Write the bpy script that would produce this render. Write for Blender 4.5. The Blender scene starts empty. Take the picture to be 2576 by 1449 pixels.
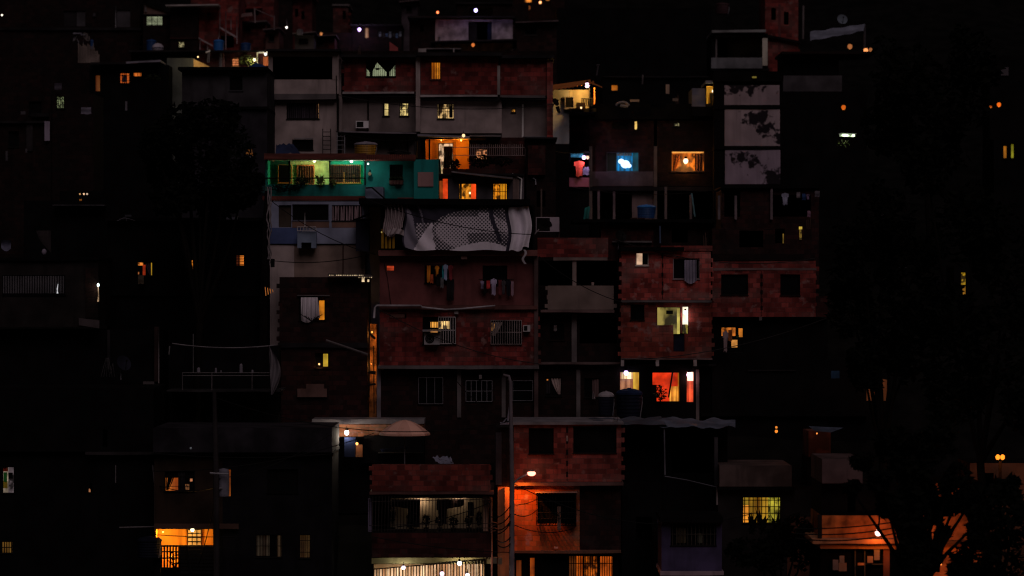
import bpy, math, random
from mathutils import Vector, noise
random.seed(11)
C = bpy.context.scene.collection
scn = bpy.context.scene
R = math.radians
# ---------------------------------------------------------------- camera, sky, dusk light, exposure
CAMD, UNIT, CX, CY = 150.0, 0.02, 1288.0, 724.5      # camera distance, metres per photo unit on the plane Y=0
cam_d = bpy.data.cameras.new('camera'); cam = bpy.data.objects.new('camera', cam_d); C.objects.link(cam)
cam.location = (0, -CAMD, 0); cam.rotation_euler = (R(90), 0, 0)
cam_d.sensor_width = 36; cam_d.lens = 36 * CAMD / (2576 * UNIT)
cam_d.clip_start = 1; cam_d.clip_end = 2000
cam_d.dof.use_dof = True; cam_d.dof.focus_distance = CAMD + 7; cam_d.dof.aperture_fstop = 0.30
scn.camera = cam
w = bpy.data.worlds.new('World'); scn.world = w; w.use_nodes = True
nt = w.node_tree; bg = nt.nodes['Background']
sky = nt.nodes.new('ShaderNodeTexSky'); sky.sky_type = 'NISHITA'; sky.sun_disc = False
SUN_EL, SUN_AZ = 46.0, 200.0
sky.sun_elevation = R(-2.5); sky.sun_rotation = R(SUN_AZ)
nt.links.new(sky.outputs[0], bg.inputs[0]); bg.inputs[1].default_value = 0.05
sd = bpy.data.lights.new('dusk_sun', 'SUN'); so = bpy.data.objects.new('dusk_sun', sd); C.objects.link(so)
sd.energy = 0.47; sd.angle = R(40); sd.color = (1.0, 0.80, 0.80)
so.rotation_euler = (R(90 - SUN_EL), 0, R(12))
vs = scn.view_settings; vs.view_transform = 'Standard'; vs.look = 'None'; vs.exposure = 0.0; vs.gamma = 1.0
scn.render.engine = 'CYCLES'
scn.cycles.use_denoising = True
scn.cycles.max_bounces = 5; scn.cycles.diffuse_bounces = 3; scn.cycles.glossy_bounces = 2
scn.cycles.sample_clamp_indirect = 3.0
scn.cycles.filter_width = 1.25

# ---------------------------------------------------------------- geometry helpers
def S(Y): return UNIT * (CAMD + Y) / CAMD
def P(x, y, Y): s = S(Y); return Vector(((x - CX) * s, Y, (CY - y) * s))
KN = [(-400, -60), (-160, -42), (-40, -20), (-18, -17.5), (-5, -16.5), (0, -15.5), (8, -9), (14, -4), (22, -0.5), (40, 3.0), (60, 10.0), (75, 15), (110, 27), (160, 46), (300, 95)]
def terr(Y):
    for (a, za), (b, zb) in zip(KN, KN[1:]):
        if Y <= b: return za + (zb - za) * (Y - a) / (b - a)
    return KN[-1][1]

class MB:
    def __init__(s): s.v = []; s.f = []; s.mi = []
    def q(s, *pts, mi=0):
        n = len(s.v); s.v += [Vector(p) for p in pts]; s.f.append(tuple(range(n, n + len(pts)))); s.mi.append(mi)
    def box(s, x0, x1, y0, y1, z0, z1, mi=0):
        if x0 > x1: x0, x1 = x1, x0
        if z0 > z1: z0, z1 = z1, z0
        n = len(s.v)
        s.v += [Vector(p) for p in ((x0, y0, z0), (x1, y0, z0), (x1, y1, z0), (x0, y1, z0), (x0, y0, z1), (x1, y0, z1), (x1, y1, z1), (x0, y1, z1))]
        for f in ((0, 1, 5, 4), (1, 2, 6, 5), (2, 3, 7, 6), (3, 0, 4, 7), (4, 5, 6, 7), (3, 2, 1, 0)):
            s.f.append(tuple(n + i for i in f)); s.mi.append(mi)
    def pb(s, x0, y0, x1, y1, Y, d, mi=0):            # box from photo units on the plane Y, d metres deep
        a = P(x0, y0, Y); b = P(x1, y1, Y); s.box(a.x, b.x, Y, Y + d, b.z, a.z, mi)
    def tube(s, pts, r, n=6, cap=True):
        pts = [Vector(p) for p in pts]; base = len(s.v); rs = r if isinstance(r, (list, tuple)) else [r] * len(pts)
        for i, p in enumerate(pts):
            d = (pts[min(i + 1, len(pts) - 1)] - pts[max(i - 1, 0)]).normalized()
            a = d.cross(Vector((0, 0, 1)));
            if a.length < .05: a = d.cross(Vector((1, 0, 0)))
            a.normalize(); b = d.cross(a)
            for k in range(n):
                t = 2 * math.pi * k / n; s.v.append(p + (a * math.cos(t) + b * math.sin(t)) * rs[i])
        for i in range(len(pts) - 1):
            for k in range(n):
                s.f.append((base + i * n + k, base + i * n + (k + 1) % n, base + (i + 1) * n + (k + 1) % n, base + (i + 1) * n + k)); s.mi.append(0)
        if cap:
            s.f.append(tuple(base + k for k in range(n))); s.mi.append(0)
            s.f.append(tuple(base + (len(pts) - 1) * n + k for k in range(n))[::-1]); s.mi.append(0)
    def lathe(s, c, prof, n=20, mi=0):                # prof: (radius, z)
        base = len(s.v); c = Vector(c)
        for r, z in prof:
            for k in range(n):
                t = 2 * math.pi * k / n; s.v.append(c + Vector((r * math.cos(t), r * math.sin(t), z)))
        for i in range(len(prof) - 1):
            for k in range(n):
                s.f.append((base + i * n + k, base + i * n + (k + 1) % n, base + (i + 1) * n + (k + 1) % n, base + (i + 1) * n + k)); s.mi.append(mi)
    def ball(s, c, r, n=10, sq=1.0): s.lathe(c, [(r * math.sin(math.pi * i / n) + 1e-4, -r * sq * math.cos(math.pi * i / n)) for i in range(n + 1)], n * 2)
    def sheet(s, fn, nu, nv, mf=None, double=0.0):
        base = len(s.v)
        for j in range(nv + 1):
            for i in range(nu + 1): s.v.append(Vector(fn(i / nu, j / nv)))
        for j in range(nv):
            for i in range(nu):
                a = base + j * (nu + 1) + i
                s.f.append((a, a + 1, a + nu + 2, a + nu + 1)); s.mi.append(mf((i + .5) / nu, (j + .5) / nv) if mf else 0)
        if double: s.sheet(lambda u, v: Vector(fn(u, v)) + Vector((0, double, 0)), nu, nv)
    def build(s, name, m, parent=None, label=None, smooth=False):
        root = parent
        while root is not None and root.parent is not None: root = root.parent
        off = root.location if root is not None else Vector()
        me = bpy.data.meshes.new(name)
        me.from_pydata([v - off for v in s.v], [], s.f)
        for mm in (m if isinstance(m, list) else [m]): me.materials.append(mm)
        if isinstance(m, list): me.polygons.foreach_set('material_index', s.mi)
        if smooth: me.polygons.foreach_set('use_smooth', [True] * len(me.polygons))
        o = bpy.data.objects.new(name, me); C.objects.link(o)
        if parent is not None: o.parent = parent
        if label: o['label'] = label
        return o
    def solo(s, name, m, label, cat, group=None, smooth=False):
        xs = [v.x for v in s.v]; ys = [v.y for v in s.v]; zs = [v.z for v in s.v]
        c = Vector(((min(xs) + max(xs)) / 2, (min(ys) + max(ys)) / 2, min(zs)))
        s.v = [v - c for v in s.v]
        o = s.build(name, m, smooth=smooth); o.location = c; o['label'] = label; o['category'] = cat
        if group: o['group'] = group
        return o
def thing(name, label, cat, loc, group=None):
    o = bpy.data.objects.new(name, None); C.objects.link(o); o.location = loc; o.empty_display_size = .3
    o['label'] = label; o['category'] = cat
    if group: o['group'] = group
    return o

# ---------------------------------------------------------------- materials
MATS = {}
def N(nt, t, **k):
    n = nt.nodes.new(t)
    for a, b in k.items(): setattr(n, a, b)
    return n
def new_mat(name):
    m = bpy.data.materials.new(name); m.use_nodes = True
    return m, m.node_tree, m.node_tree.nodes['Principled BSDF']
def mix(nt, fac, a, b, mode='MIX'):
    n = N(nt, 'ShaderNodeMix', data_type='RGBA', blend_type=mode)
    for i, v in ((0, fac), (6, a), (7, b)):
        if isinstance(v, (float, int)): n.inputs[i].default_value = v
        elif isinstance(v, tuple): n.inputs[i].default_value = (*v, 1)
        else: nt.links.new(v, n.inputs[i])
    return n.outputs[2]
def wpos(nt, sx=1, sy=1, sz=1):
    g = N(nt, 'ShaderNodeNewGeometry'); mp = N(nt, 'ShaderNodeMapping'); mp.inputs[3].default_value = (sx, sy, sz)
    nt.links.new(g.outputs[0], mp.inputs[0]); return mp.outputs[0]
def nz(nt, vec, scale, detail=4, lo=.35, hi=.65):
    n = N(nt, 'ShaderNodeTexNoise'); n.inputs['Scale'].default_value = scale; n.inputs['Detail'].default_value = detail
    nt.links.new(vec, n.inputs['Vector'])
    r = N(nt, 'ShaderNodeMapRange'); r.inputs[1].default_value = lo; r.inputs[2].default_value = hi
    nt.links.new(n.outputs[0], r.inputs[0]); return r.outputs[0]
def M(col, rough=.85, dirt=.45, metal=0.0, scale=.8):
    key = ('m', col, rough, dirt, metal)
    if key in MATS: return MATS[key]
    m, nt, b = new_mat('surface')
    p = wpos(nt); st = wpos(nt, 1.6, 1.6, .22)
    c = mix(nt, nz(nt, p, scale, 6), tuple(x * (1 - dirt) for x in col), tuple(min(1, x * (1 + dirt * .35)) for x in col))
    c = mix(nt, nz(nt, st, 1.3, 5, .55, .8), c, tuple(x * .45 for x in col))
    nt.links.new(c, b.inputs['Base Color']); b.inputs['Roughness'].default_value = rough; b.inputs['Metallic'].default_value = metal
    b.inputs['Specular IOR Level'].default_value = .25 if max(col) > .06 else .06
    MATS[key] = m; return m
def BR(col, var=.85, patch=.3, mortar=None):
    key = ('b', col, var, patch)
    if key in MATS: return MATS[key]
    m, nt, b = new_mat('clay_block')
    g = N(nt, 'ShaderNodeNewGeometry'); sp = N(nt, 'ShaderNodeSeparateXYZ'); nt.links.new(g.outputs[0], sp.inputs[0])
    ad = N(nt, 'ShaderNodeMath', operation='ADD'); nt.links.new(sp.outputs[0], ad.inputs[0]); nt.links.new(sp.outputs[1], ad.inputs[1])
    cb = N(nt, 'ShaderNodeCombineXYZ'); nt.links.new(ad.outputs[0], cb.inputs[0]); nt.links.new(sp.outputs[2], cb.inputs[1])
    br = N(nt, 'ShaderNodeTexBrick'); nt.links.new(cb.outputs[0], br.inputs[0])
    br.inputs['Color1'].default_value = (*[x * (1 - var * .6) for x in col], 1)
    br.inputs['Color2'].default_value = (*[x * (1 + var * .5) for x in col], 1)
    mo = mortar or (col[0] * .55, col[1] * .95, col[2] * 1.05)
    br.inputs['Mortar'].default_value = (*mo, 1)
    br.inputs['Scale'].default_value = 1; br.inputs['Mortar Size'].default_value = .014; br.inputs['Mortar Smooth'].default_value = .3
    br.inputs['Bias'].default_value = -.2; br.inputs['Brick Width'].default_value = .38; br.inputs['Row Height'].default_value = .26
    p = wpos(nt)
    c = mix(nt, nz(nt, p, .7, 7, .32, .68), br.outputs[0], (.42, .38, .38), 'MULTIPLY'); c = mix(nt, nz(nt, wpos(nt, 2.2, 2.2, .2), 1.0, 5, .52, .75), c, (.5, .45, .45), 'MULTIPLY')
    c = mix(nt, nz(nt, p, 1.9, 7, .60, .70), c, tuple(col[0] * f for f in (.70, .34, .32)))
    f2 = N(nt, 'ShaderNodeMath', operation='MULTIPLY'); f2.inputs[1].default_value = patch
    nt.links.new(nz(nt, wpos(nt, 1, 1, 2.2), .35, 5, .5, .7), f2.inputs[0])
    c = mix(nt, f2.outputs[0], c, (col[0] * .7, col[0] * .55, col[0] * .5))
    nt.links.new(c, b.inputs['Base Color']); b.inputs['Roughness'].default_value = .9; b.inputs['Specular IOR Level'].default_value = .2
    bp = N(nt, 'ShaderNodeBump'); bp.inputs['Strength'].default_value = .5; bp.inputs['Distance'].default_value = .02; bp.invert = True
    nt.links.new(br.outputs['Fac'], bp.inputs['Height']); nt.links.new(bp.outputs[0], b.inputs['Normal'])
    MATS[key] = m; return m
def LIT(col, st=1.0, pat='plain', sc=1.0):           # a lit pane or lampshade: gives off light
    key = ('l', col, st, pat, sc)
    if key in MATS: return MATS[key]
    m, nt, b = new_mat('lit_' + pat)
    b.inputs['Base Color'].default_value = (.02, .02, .02, 1); b.inputs['Roughness'].default_value = .8
    if pat == 'bulb': e = None
    else:
        p = wpos(nt)
        e = mix(nt, nz(nt, p, 1.6 * sc, 3, .3, .68), tuple(x * .35 for x in col), tuple(min(1.6, x * 1.25) for x in col))
        if pat == 'folds':
            f = nz(nt, wpos(nt, 9 * sc, 1, .25), 1.0, 3, .38, .62)
            e = mix(nt, f, mix(nt, 1.0, e, (.4, .27, .2), 'MULTIPLY'), e)
        if pat == 'room':                              # furnished room: darker shapes low and at one side
            f = nz(nt, wpos(nt, 1, 1, .7), 3.2 * sc, 3, .42, .56)
            e = mix(nt, f, tuple(x * .06 for x in col), e)
        if pat == 'leaf':
            f = nz(nt, p, 7 * sc, 3, .45, .55)
            e = mix(nt, f, tuple(x * .05 for x in col), e)
    if e is None: b.inputs['Emission Color'].default_value = (*col, 1)
    else: nt.links.new(e, b.inputs['Emission Color'])
    b.inputs['Emission Strength'].default_value = st
    MATS[key] = m; return m
# colours; the near-black ones hold the shade of dim walls and rooms
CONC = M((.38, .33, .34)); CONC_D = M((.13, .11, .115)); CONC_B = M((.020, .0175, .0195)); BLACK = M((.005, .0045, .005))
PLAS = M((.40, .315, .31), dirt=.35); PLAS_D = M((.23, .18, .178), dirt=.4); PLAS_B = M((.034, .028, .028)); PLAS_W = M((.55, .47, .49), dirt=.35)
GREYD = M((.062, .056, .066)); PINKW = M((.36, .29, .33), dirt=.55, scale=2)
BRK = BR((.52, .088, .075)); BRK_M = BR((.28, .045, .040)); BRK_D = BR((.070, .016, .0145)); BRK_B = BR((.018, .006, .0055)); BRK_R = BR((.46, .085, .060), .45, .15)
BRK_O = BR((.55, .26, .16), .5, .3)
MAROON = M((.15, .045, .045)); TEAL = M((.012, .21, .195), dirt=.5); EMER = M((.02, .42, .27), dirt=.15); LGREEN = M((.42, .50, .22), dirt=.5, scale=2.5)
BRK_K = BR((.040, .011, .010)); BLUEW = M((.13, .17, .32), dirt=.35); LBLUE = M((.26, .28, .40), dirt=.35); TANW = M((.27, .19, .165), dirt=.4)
NAVY = M((.012, .016, .045), .6); TBLUE = M((.02, .13, .42), .5, .2); TBLUE_D = M((.012, .05, .17), .5, .2); YEL = M((.36, .18, .02), .5, .3)
WHITE = M((.78, .74, .78), .5, .15); WMETAL = M((.62, .58, .58), .5, .15); GMETAL = M((.22, .21, .24), .5, .3); DMETAL = M((.010, .009, .009), .6, .2)
DARKGLASS = M((.008, .008, .010), .12, .1); WOOD_O = M((.55, .17, .04), .6, .2); TILE = M((.12, .03, .022)); CLOTH_D = M((.03, .026, .03)); CLOTH_W = M((.66, .60, .66), .9, .2); CLOTH_P = M((.42, .30, .33), .9, .3)
LEAF = M((.022, .030, .014), .8, .5, scale=3); LEAF_B = M((.0045, .005, .0035), .9, .3, scale=3); LEAF_L = M((.10, .13, .03), .7, .5, scale=3); BARK = M((.008, .006, .005))
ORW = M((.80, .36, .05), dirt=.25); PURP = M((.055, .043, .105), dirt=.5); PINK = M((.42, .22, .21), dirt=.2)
ORANGE = (1.0, .26, .02); AMBER = (1.0, .38, .03); REDOR = (1.0, .09, .012); YELW = (1.0, .70, .25); GRW = (.60, .66, .40); WARMW = (1.0, .78, .42); OLIVE = (.62, .48, .06)
def light(x, y, Y, watt, col, parent, rad=.05, spot=None, name='bulb_light'):
    d = bpy.data.lights.new(name, 'SPOT' if spot else 'POINT'); d.energy = watt; d.color = col; d.shadow_soft_size = rad
    o = bpy.data.objects.new(name, d); C.objects.link(o); o.parent = parent
    o.location = P(x, y, Y) - parent.location
    if spot: d.spot_size = R(spot[0]); d.spot_blend = spot[1]; o.rotation_euler = spot[2]
    return o

# ---------------------------------------------------------------- house builder
class House:
    def __init__(s, label, Y, x0, x1, depth=5.0, name='house', cat='house', group=None):
        s.Y = Y; s.d = depth
        a = P((x0 + x1) / 2, 0, Y); s.root = thing(name, label, cat, Vector((a.x, Y + depth / 2, terr(Y + depth / 2))), group)
    def wall(s, x0, y0, x1, y1, m, holes=(), dy=0.0, depth=None, name='wall', teeth='', label=None, t=.22, ragged=0):
        Y = s.Y + dy; d = (s.d if depth is None else depth) - dy; k = S(Y); b = MB()
        X = lambda x: (x - CX) * k
        Z = lambda y: (CY - y) * k
        zb = terr(Y) - .8 if y1 == 'g' else Z(y1)
        if y1 == 'g': y1 = CY - zb / k
        xs = sorted({x0, x1, *[h[0] for h in holes], *[h[2] for h in holes]}); ys = sorted({y0, y1, *[h[1] for h in holes], *[h[3] for h in holes]})
        for i in range(len(xs) - 1):
            for j in range(len(ys) - 1):
                mx, my = (xs[i] + xs[i + 1]) / 2, (ys[j] + ys[j + 1]) / 2
                if any(h[0] < mx < h[2] and h[1] < my < h[3] for h in holes): continue
                b.q((X(xs[i]), Y, Z(ys[j + 1])), (X(xs[i + 1]), Y, Z(ys[j + 1])), (X(xs[i + 1]), Y, Z(ys[j])), (X(xs[i]), Y, Z(ys[j])))
        for h in holes:
            a0, a1, c0, c1 = X(h[0]), X(h[2]), Z(h[3]), Z(h[1])
            b.q((a0, Y, c0), (a0, Y, c1), (a0, Y + t, c1), (a0, Y + t, c0)); b.q((a1, Y, c1), (a1, Y, c0), (a1, Y + t, c0), (a1, Y + t, c1))
            b.q((a0, Y, c1), (a1, Y, c1), (a1, Y + t, c1), (a0, Y + t, c1)); b.q((a1, Y, c0), (a0, Y, c0), (a0, Y + t, c0), (a1, Y + t, c0))
        A, B_, z0, z1 = X(x0), X(x1), zb, Z(y0)
        b.q((A, Y, z0), (A, Y, z1), (A, Y + d, z1), (A, Y + d, z0)); b.q((B_, Y, z1), (B_, Y, z0), (B_, Y + d, z0), (B_, Y + d, z1))
        b.q((A, Y + d, z0), (B_, Y + d, z0), (B_, Y + d, z1), (A, Y + d, z1), mi=1)  # inner faces near black: indoor shade put into their colour
        e = .012
        b.q((A + e, Y + e, z1 - e), (B_ - e, Y + e, z1 - e), (B_ - e, Y + d - e, z1 - e), (A + e, Y + d - e, z1 - e), mi=1 if holes else 0)
        b.q((A + e, Y + e, z0 + e), (A + e, Y + d - e, z0 + e), (B_ - e, Y + d - e, z0 + e), (B_ - e, Y + e, z0 + e), mi=1)
        if holes and d > 1: b.q((A + e, Y + .5, z0), (A + e, Y + .5, z1), (A + e, Y + d, z1), (A + e, Y + d, z0), mi=1); b.q((B_ - e, Y + .5, z1), (B_ - e, Y + .5, z0), (B_ - e, Y + d, z0), (B_ - e, Y + d, z1), mi=1)
        rnd = random.Random(int(x0 * 7 + y0))
        for side in teeth:
            z = z0 + .1; i = 0
            while z + .2 < z1 and i < 40:
                hh = .2 + .05 * rnd.random()
                if i % 2 == 0 and rnd.random() < .82:
                    wd = rnd.choice((.05, .09, .12, .16, .19)); yy = Y + rnd.uniform(0, .03) 
                    if side == 'r': b.box(B_, B_ + wd, yy, Y + .18, z, z + hh)
                    else: b.box(A - wd, A, yy, Y + .18, z, z + hh)
                z += hh + .01; i += 1
        if ragged:                                      # unfinished top course
            x = A
            while x < B_ - .4:
                if rnd.random() < .55: b.box(x, x + .38, Y, Y + .18, z1, z1 + .2 * (1 + (rnd.random() < .3)))
                x += .4
        return b.build(name, [m, BLACK], s.root, label)
    def slab(s, x0, y0, x1, y1, m=None, proud=.18, depth=None, name='floor_slab', tilt=0):
        b = MB(); Y = s.Y - proud; d = (s.d if depth is None else depth) + proud - .02
        a = P(x0, y0, s.Y); c = P(x1, y1, s.Y); nseg = max(2, int((c.x - a.x) / 1.2)); rnd = random.Random(int(x0 + y0 * 3))
        jig = [rnd.uniform(-.035, .035) for _ in range(nseg + 1)]; jz = [rnd.uniform(-.02, .02) for _ in range(nseg + 1)]
        for i in range(nseg):                           # slightly uneven cast edge
            xa = a.x + (c.x - a.x) * i / nseg; xb = a.x + (c.x - a.x) * (i + 1) / nseg
            za, zb = a.z + tilt * i / nseg, a.z + tilt * (i + 1) / nseg; h = a.z - c.z
            p = [(xa, Y + jig[i], za - h + jz[i]), (xb, Y + jig[i + 1], zb - h + jz[i + 1]), (xb, Y + d, zb - h), (xa, Y + d, za - h),
                 (xa, Y + jig[i], za), (xb, Y + jig[i + 1], zb), (xb, Y + d, zb), (xa, Y + d, za)]
            for f in ((0, 1, 5, 4), (4, 5, 6, 7), (3, 2, 1, 0)): b.q(*[p[k] for k in f])
            if i == 0: b.q(p[0], p[4], p[7], p[3])
            if i == nseg - 1: b.q(p[1], p[2], p[6], p[5])
        return b.build(name, m or CONC, s.root)
    def col(s, x0, y0, x1, y1, m=None, proud=.03, name='column', d=.25):
        b = MB(); k = S(s.Y)
        if y1 == 'g': y1 = CY - (terr(s.Y) - .5) / k
        b.pb(x0, y0, x1, y1, s.Y - proud, d); return b.build(name, m or CONC_D, s.root)
    def pipe(s, pts, r=.04, m=None, proud=.1, name='drain_pipe'):
        b = MB(); b.tube([P(x, y, s.Y - proud) for x, y in pts], r, 6); return b.build(name, m or WMETAL, s.root, smooth=True)
    def alcove(s, x0, y0, x1, y1, depth, m, dy=.24, name='porch_room', floor=None):
        a = P(x0, y0, s.Y); c = P(x1, y1, s.Y); Y0, Y1 = s.Y + dy, s.Y + depth; b = MB()
        b.q((a.x, Y1, c.z), (c.x, Y1, c.z), (c.x, Y1, a.z), (a.x, Y1, a.z))
        b.q((a.x, Y0, c.z), (a.x, Y1, c.z), (a.x, Y1, a.z), (a.x, Y0, a.z)); b.q((c.x, Y1, c.z), (c.x, Y0, c.z), (c.x, Y0, a.z), (c.x, Y1, a.z))
        b.q((a.x, Y1, a.z), (c.x, Y1, a.z), (c.x, Y0, a.z), (a.x, Y0, a.z)); b.q((a.x, Y0, c.z), (c.x, Y0, c.z), (c.x, Y1, c.z), (a.x, Y1, c.z))
        return b.build(name, m, s.root)
    def box(s, name, m, x0, y0, x1, y1, dy=-.1, d=.1, label=None):
        b = MB(); b.pb(x0, y0, x1, y1, s.Y + dy, d); return b.build(name, m, s.root, label)
    def win(s, x0, y0, x1, y1, pane=None, frame=None, bars=None, curt=(), dy=0.0, grille=0.0, barm=None, extra=(), label=None, fw=1.6, br=.016, name='window', sill=True):
        Y = s.Y + dy; b = MB(); f = fw
        b.pb(x0, y0, x0 + f, y1, Y + .05, .1); b.pb(x1 - f, y0, x1, y1, Y + .05, .1); b.pb(x0 + f, y0, x1 - f, y0 + f, Y + .05, .1); b.pb(x0 + f, y1 - f, x1 - f, y1, Y + .05, .1)
        if sill: b.pb(x0 - 1.5, y1, x1 + 1.5, y1 + 2, Y - .06, .26)
        o = b.build(name, frame or DMETAL, s.root, label)
        panes = pane if isinstance(pane, list) else [(x0, y0, x1, y1, pane or DARKGLASS)]
        for k, (a0, b0, a1, b1, pm) in enumerate(panes):
            c = MB(); c.pb(max(a0, x0 + .4), max(b0, y0 + .4), min(a1, x1 - .4), min(b1, y1 - .4), Y + .16 - .006 * k, .03 + .006 * k); c.build('pane', pm, o)
        for (a0, b0, a1, b1, cm, *kw) in curt: curtain(a0, b0, a1, b1, Y + .11, cm, o, *kw)
        for (nm, a0, b0, a1, b1, em) in extra:
            c = MB(); c.pb(a0, b0, a1, b1, Y + .10, .05); c.build(nm, em, o)
        if bars:
            nv, nh = bars; g = MB(); yb = Y - grille if grille else Y + .03; bm = barm or DMETAL
            for i in range(nv):
                x = x0 + (x1 - x0) * (i + .5) / nv if not grille else x0 + (x1 - x0) * i / (nv - 1)
                g.tube([P(x, y0, yb), P(x, y1, yb)], br, 4)
            for j in range(nh):
                y = y0 + (y1 - y0) * (j + .5) / nh if not grille else y0 + (y1 - y0) * j / (nh - 1)
                g.tube([P(x0, y, yb), P(x1, y, yb)], br, 4)
                if grille:
                    for x in (x0, x1): g.tube([P(x, y, yb), P(x, y, Y + .05)], br, 4)
            g.build('grille', bm, o)
        return o
def curtain(x0, y0, x1, y1, Y, m, parent, shape='full', amp=.035):
    b = MB(); n = max(8, int((x1 - x0) * 1.1)); ph = (x0 * .37) % 6
    def fn(u, v):
        if shape == 'left': uu = u * (1 - .75 * v ** 1.5)          # tied to the left
        elif shape == 'right': uu = 1 - (1 - u) * (1 - .75 * v ** 1.5)
        elif shape == 'tent': uu = u; 
        else: uu = u
        x = x0 + (x1 - x0) * uu; y = y0 + (y1 - y0) * v * (1 if shape != 'swag' else (1 - (2 * abs(u - .5)) ** 2 * .0) * (math.sin(math.pi * u) ** .6 * .9 + .1))
        p = P(x, y, Y); p.y += amp * math.sin(u * (x1 - x0) * .9 + ph + v * .6) + amp * .5 * math.sin(u * (x1 - x0) * .37 + 2 * v); return p
    b.sheet(fn, n, 8, double=.012); return b.build('curtain', m, parent, smooth=True)

# ---------------------------------------------------------------- small things
def tank(x0, y0, x1, y1, Y, m, label, lid=None, group='roof water tanks', legs=False):
    a = P(x0, y1, Y); c = P(x1, y0, Y); r = (c.x - a.x) / 2; h = c.z - a.z; cx = (a.x + c.x) / 2; cc = Vector((cx, Y + r, a.z))
    o = thing('water_tank', label, 'water tank', cc, group)
    b = MB(); pr = [(.001, 0), (r * .9, 0)]
    for i in range(7):
        z = h * .74 * i / 6; pr += [(r * (.9 + .04 * i / 6), z), (r * (.93 + .04 * i / 6), z + h * .05)]
    pr += [(r * .97, h * .80), (r * .55, h * .84)]
    b.lathe(cc, pr, 24); b.build('body', m, o, smooth=False)
    b = MB(); b.lathe(cc, [(r * 1.0, h * .78), (r * 1.0, h * .84), (r * .8, h * .93), (r * .4, h * .985), (r * .16, h * .99), (r * .14, h * 1.02), (.001, h * 1.02)], 24); b.build('lid', lid or m, o)
    b = MB(); b.tube([cc + Vector((r * .8, -r * .5, 0)), cc + Vector((r * .95, -r * .65, h * .5)), cc + Vector((r * .95, -r * .65, h * .7))], .025, 5); b.build('inlet_pipe', GMETAL, o)
    return o
def aircon(x0, y0, x1, y1, Y, label, m=None, fan=True, shade=False, group='air conditioners on the walls'):
    o = thing('air_conditioner', label, 'air conditioner', P((x0 + x1) / 2, y1, Y), group); b = MB(); b.pb(x0, y0, x1, y1, Y - .38, .36); b.build('casing', m or WHITE, o)
    if fan:
        b = MB(); c = P(x0 + (x1 - x0) * .36, (y0 + y1) / 2, Y - .385); r = (y1 - y0) * S(Y) * .40
        for k in range(20):
            t, u = 2 * math.pi * k / 20, 2 * math.pi * (k + 1) / 20
            b.q(c, c + Vector((r * math.cos(t), 0, r * math.sin(t))), c + Vector((r * math.cos(u), 0, r * math.sin(u))))
        b.build('fan_opening', BLACK, o)
        b = MB(); 
        for rr in (r, r * .7, r * .4): b.tube([c + Vector((rr * math.cos(2 * math.pi * k / 16), -.01, rr * math.sin(2 * math.pi * k / 16))) for k in range(17)], .008, 4)
        b.build('fan_guard', GMETAL, o)
    else:
        b = MB(); b.pb(x0 + 2, y0 + 2, x0 + (x1 - x0) * .6, y1 - 2, Y - .39, .008); b.build('air_inlet', DMETAL, o)
    b = MB()
    for x in (x0 + 3, x1 - 4): b.pb(x, y1, x + 1.5, y1 + 2, Y - .36, .36)
    b.build('bracket', DMETAL, o)
    if shade:
        b = MB(); b.sheet(lambda u, v: P(x0 - 4 + (x1 - x0 + 8) * u, y0 - 4 - 5 * (1 - v), Y - .75 * v) , 6, 2, double=.02); b.build('rain_cover', GMETAL, o)
    return o
def dish(x, y, Y, r, label, m=None, az=.5, group='satellite dishes'):
    c = P(x, y, Y); o = thing('satellite_dish', label, 'satellite dish', c - Vector((0, 0, r * 1.8)), group)
    d = Vector((math.sin(az), -math.cos(az), .45)).normalized(); a = d.cross(Vector((0, 0, 1))).normalized(); e = a.cross(d); b = MB()
    def fn(u, v):
        t = 2 * math.pi * u; rr = r * v; return c + (a * math.cos(t) + e * math.sin(t)) * rr + d * (.28 * r * v * v)
    b.sheet(fn, 20, 5); b.build('bowl', m or GMETAL, o, smooth=True)
    b = MB(); f = c + d * r * .9; b.tube([c - e * r * .9 + d * .28 * r, f], .02, 5); b.tube([f, f + d * .08], .05, 6); b.build('feed_arm', DMETAL, o)
    b = MB(); b.tube([c - d * .05, c - d * .2 - Vector((0, 0, r * .6)), c - d * .2 - Vector((0, 0, r * 1.8))], .03, 5); b.build('mast', GMETAL, o); return o
def garment(x0, y0, x1, y1, Y, m, label, kind='shirt', group='washing hung out'):
    b = MB(); ph = x0
    def depth(u, v): return .03 * math.sin(u * 9 + ph + v * 2) + .02 * math.sin(v * 7 + ph)
    def X(u): return x0 + (x1 - x0) * u
    if kind == 'trousers':
        for a, c in ((0, .46), (.54, 1)):
            def fn(u, v, a=a, c=c):
                l, rr = (a, c + (.54 - c if a == 0 else 0)) if v < .3 else (a, c)
                p = P(X(l + (rr - l) * u + .03 * math.sin(v * 5 + a)), y0 + (y1 - y0) * v, Y); p.y += depth(u, v); return p
            b.sheet(fn, 5, 10, double=.03)
    else:
        def fn(u, v):
            wv = 1.0
            if kind == 'shirt': wv = 1.0 if v < .32 else .66 + .06 * math.sin(v * 6)
            uu = .5 + (u - .5) * wv; yy = y0 + (y1 - y0) * (v + (.05 * math.sin(u * 8 + ph) * v)) + (.10 * (y1 - y0) * abs(u - .5) * 2 * (1 if kind == 'shirt' and v < .3 else 0))
            p = P(X(uu), yy, Y); p.y += depth(u, v); return p
        b.sheet(fn, 8, 12, double=.03)
    return b.solo('garment', m, label, 'laundry', group, smooth=True)
WK = 1.6
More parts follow.
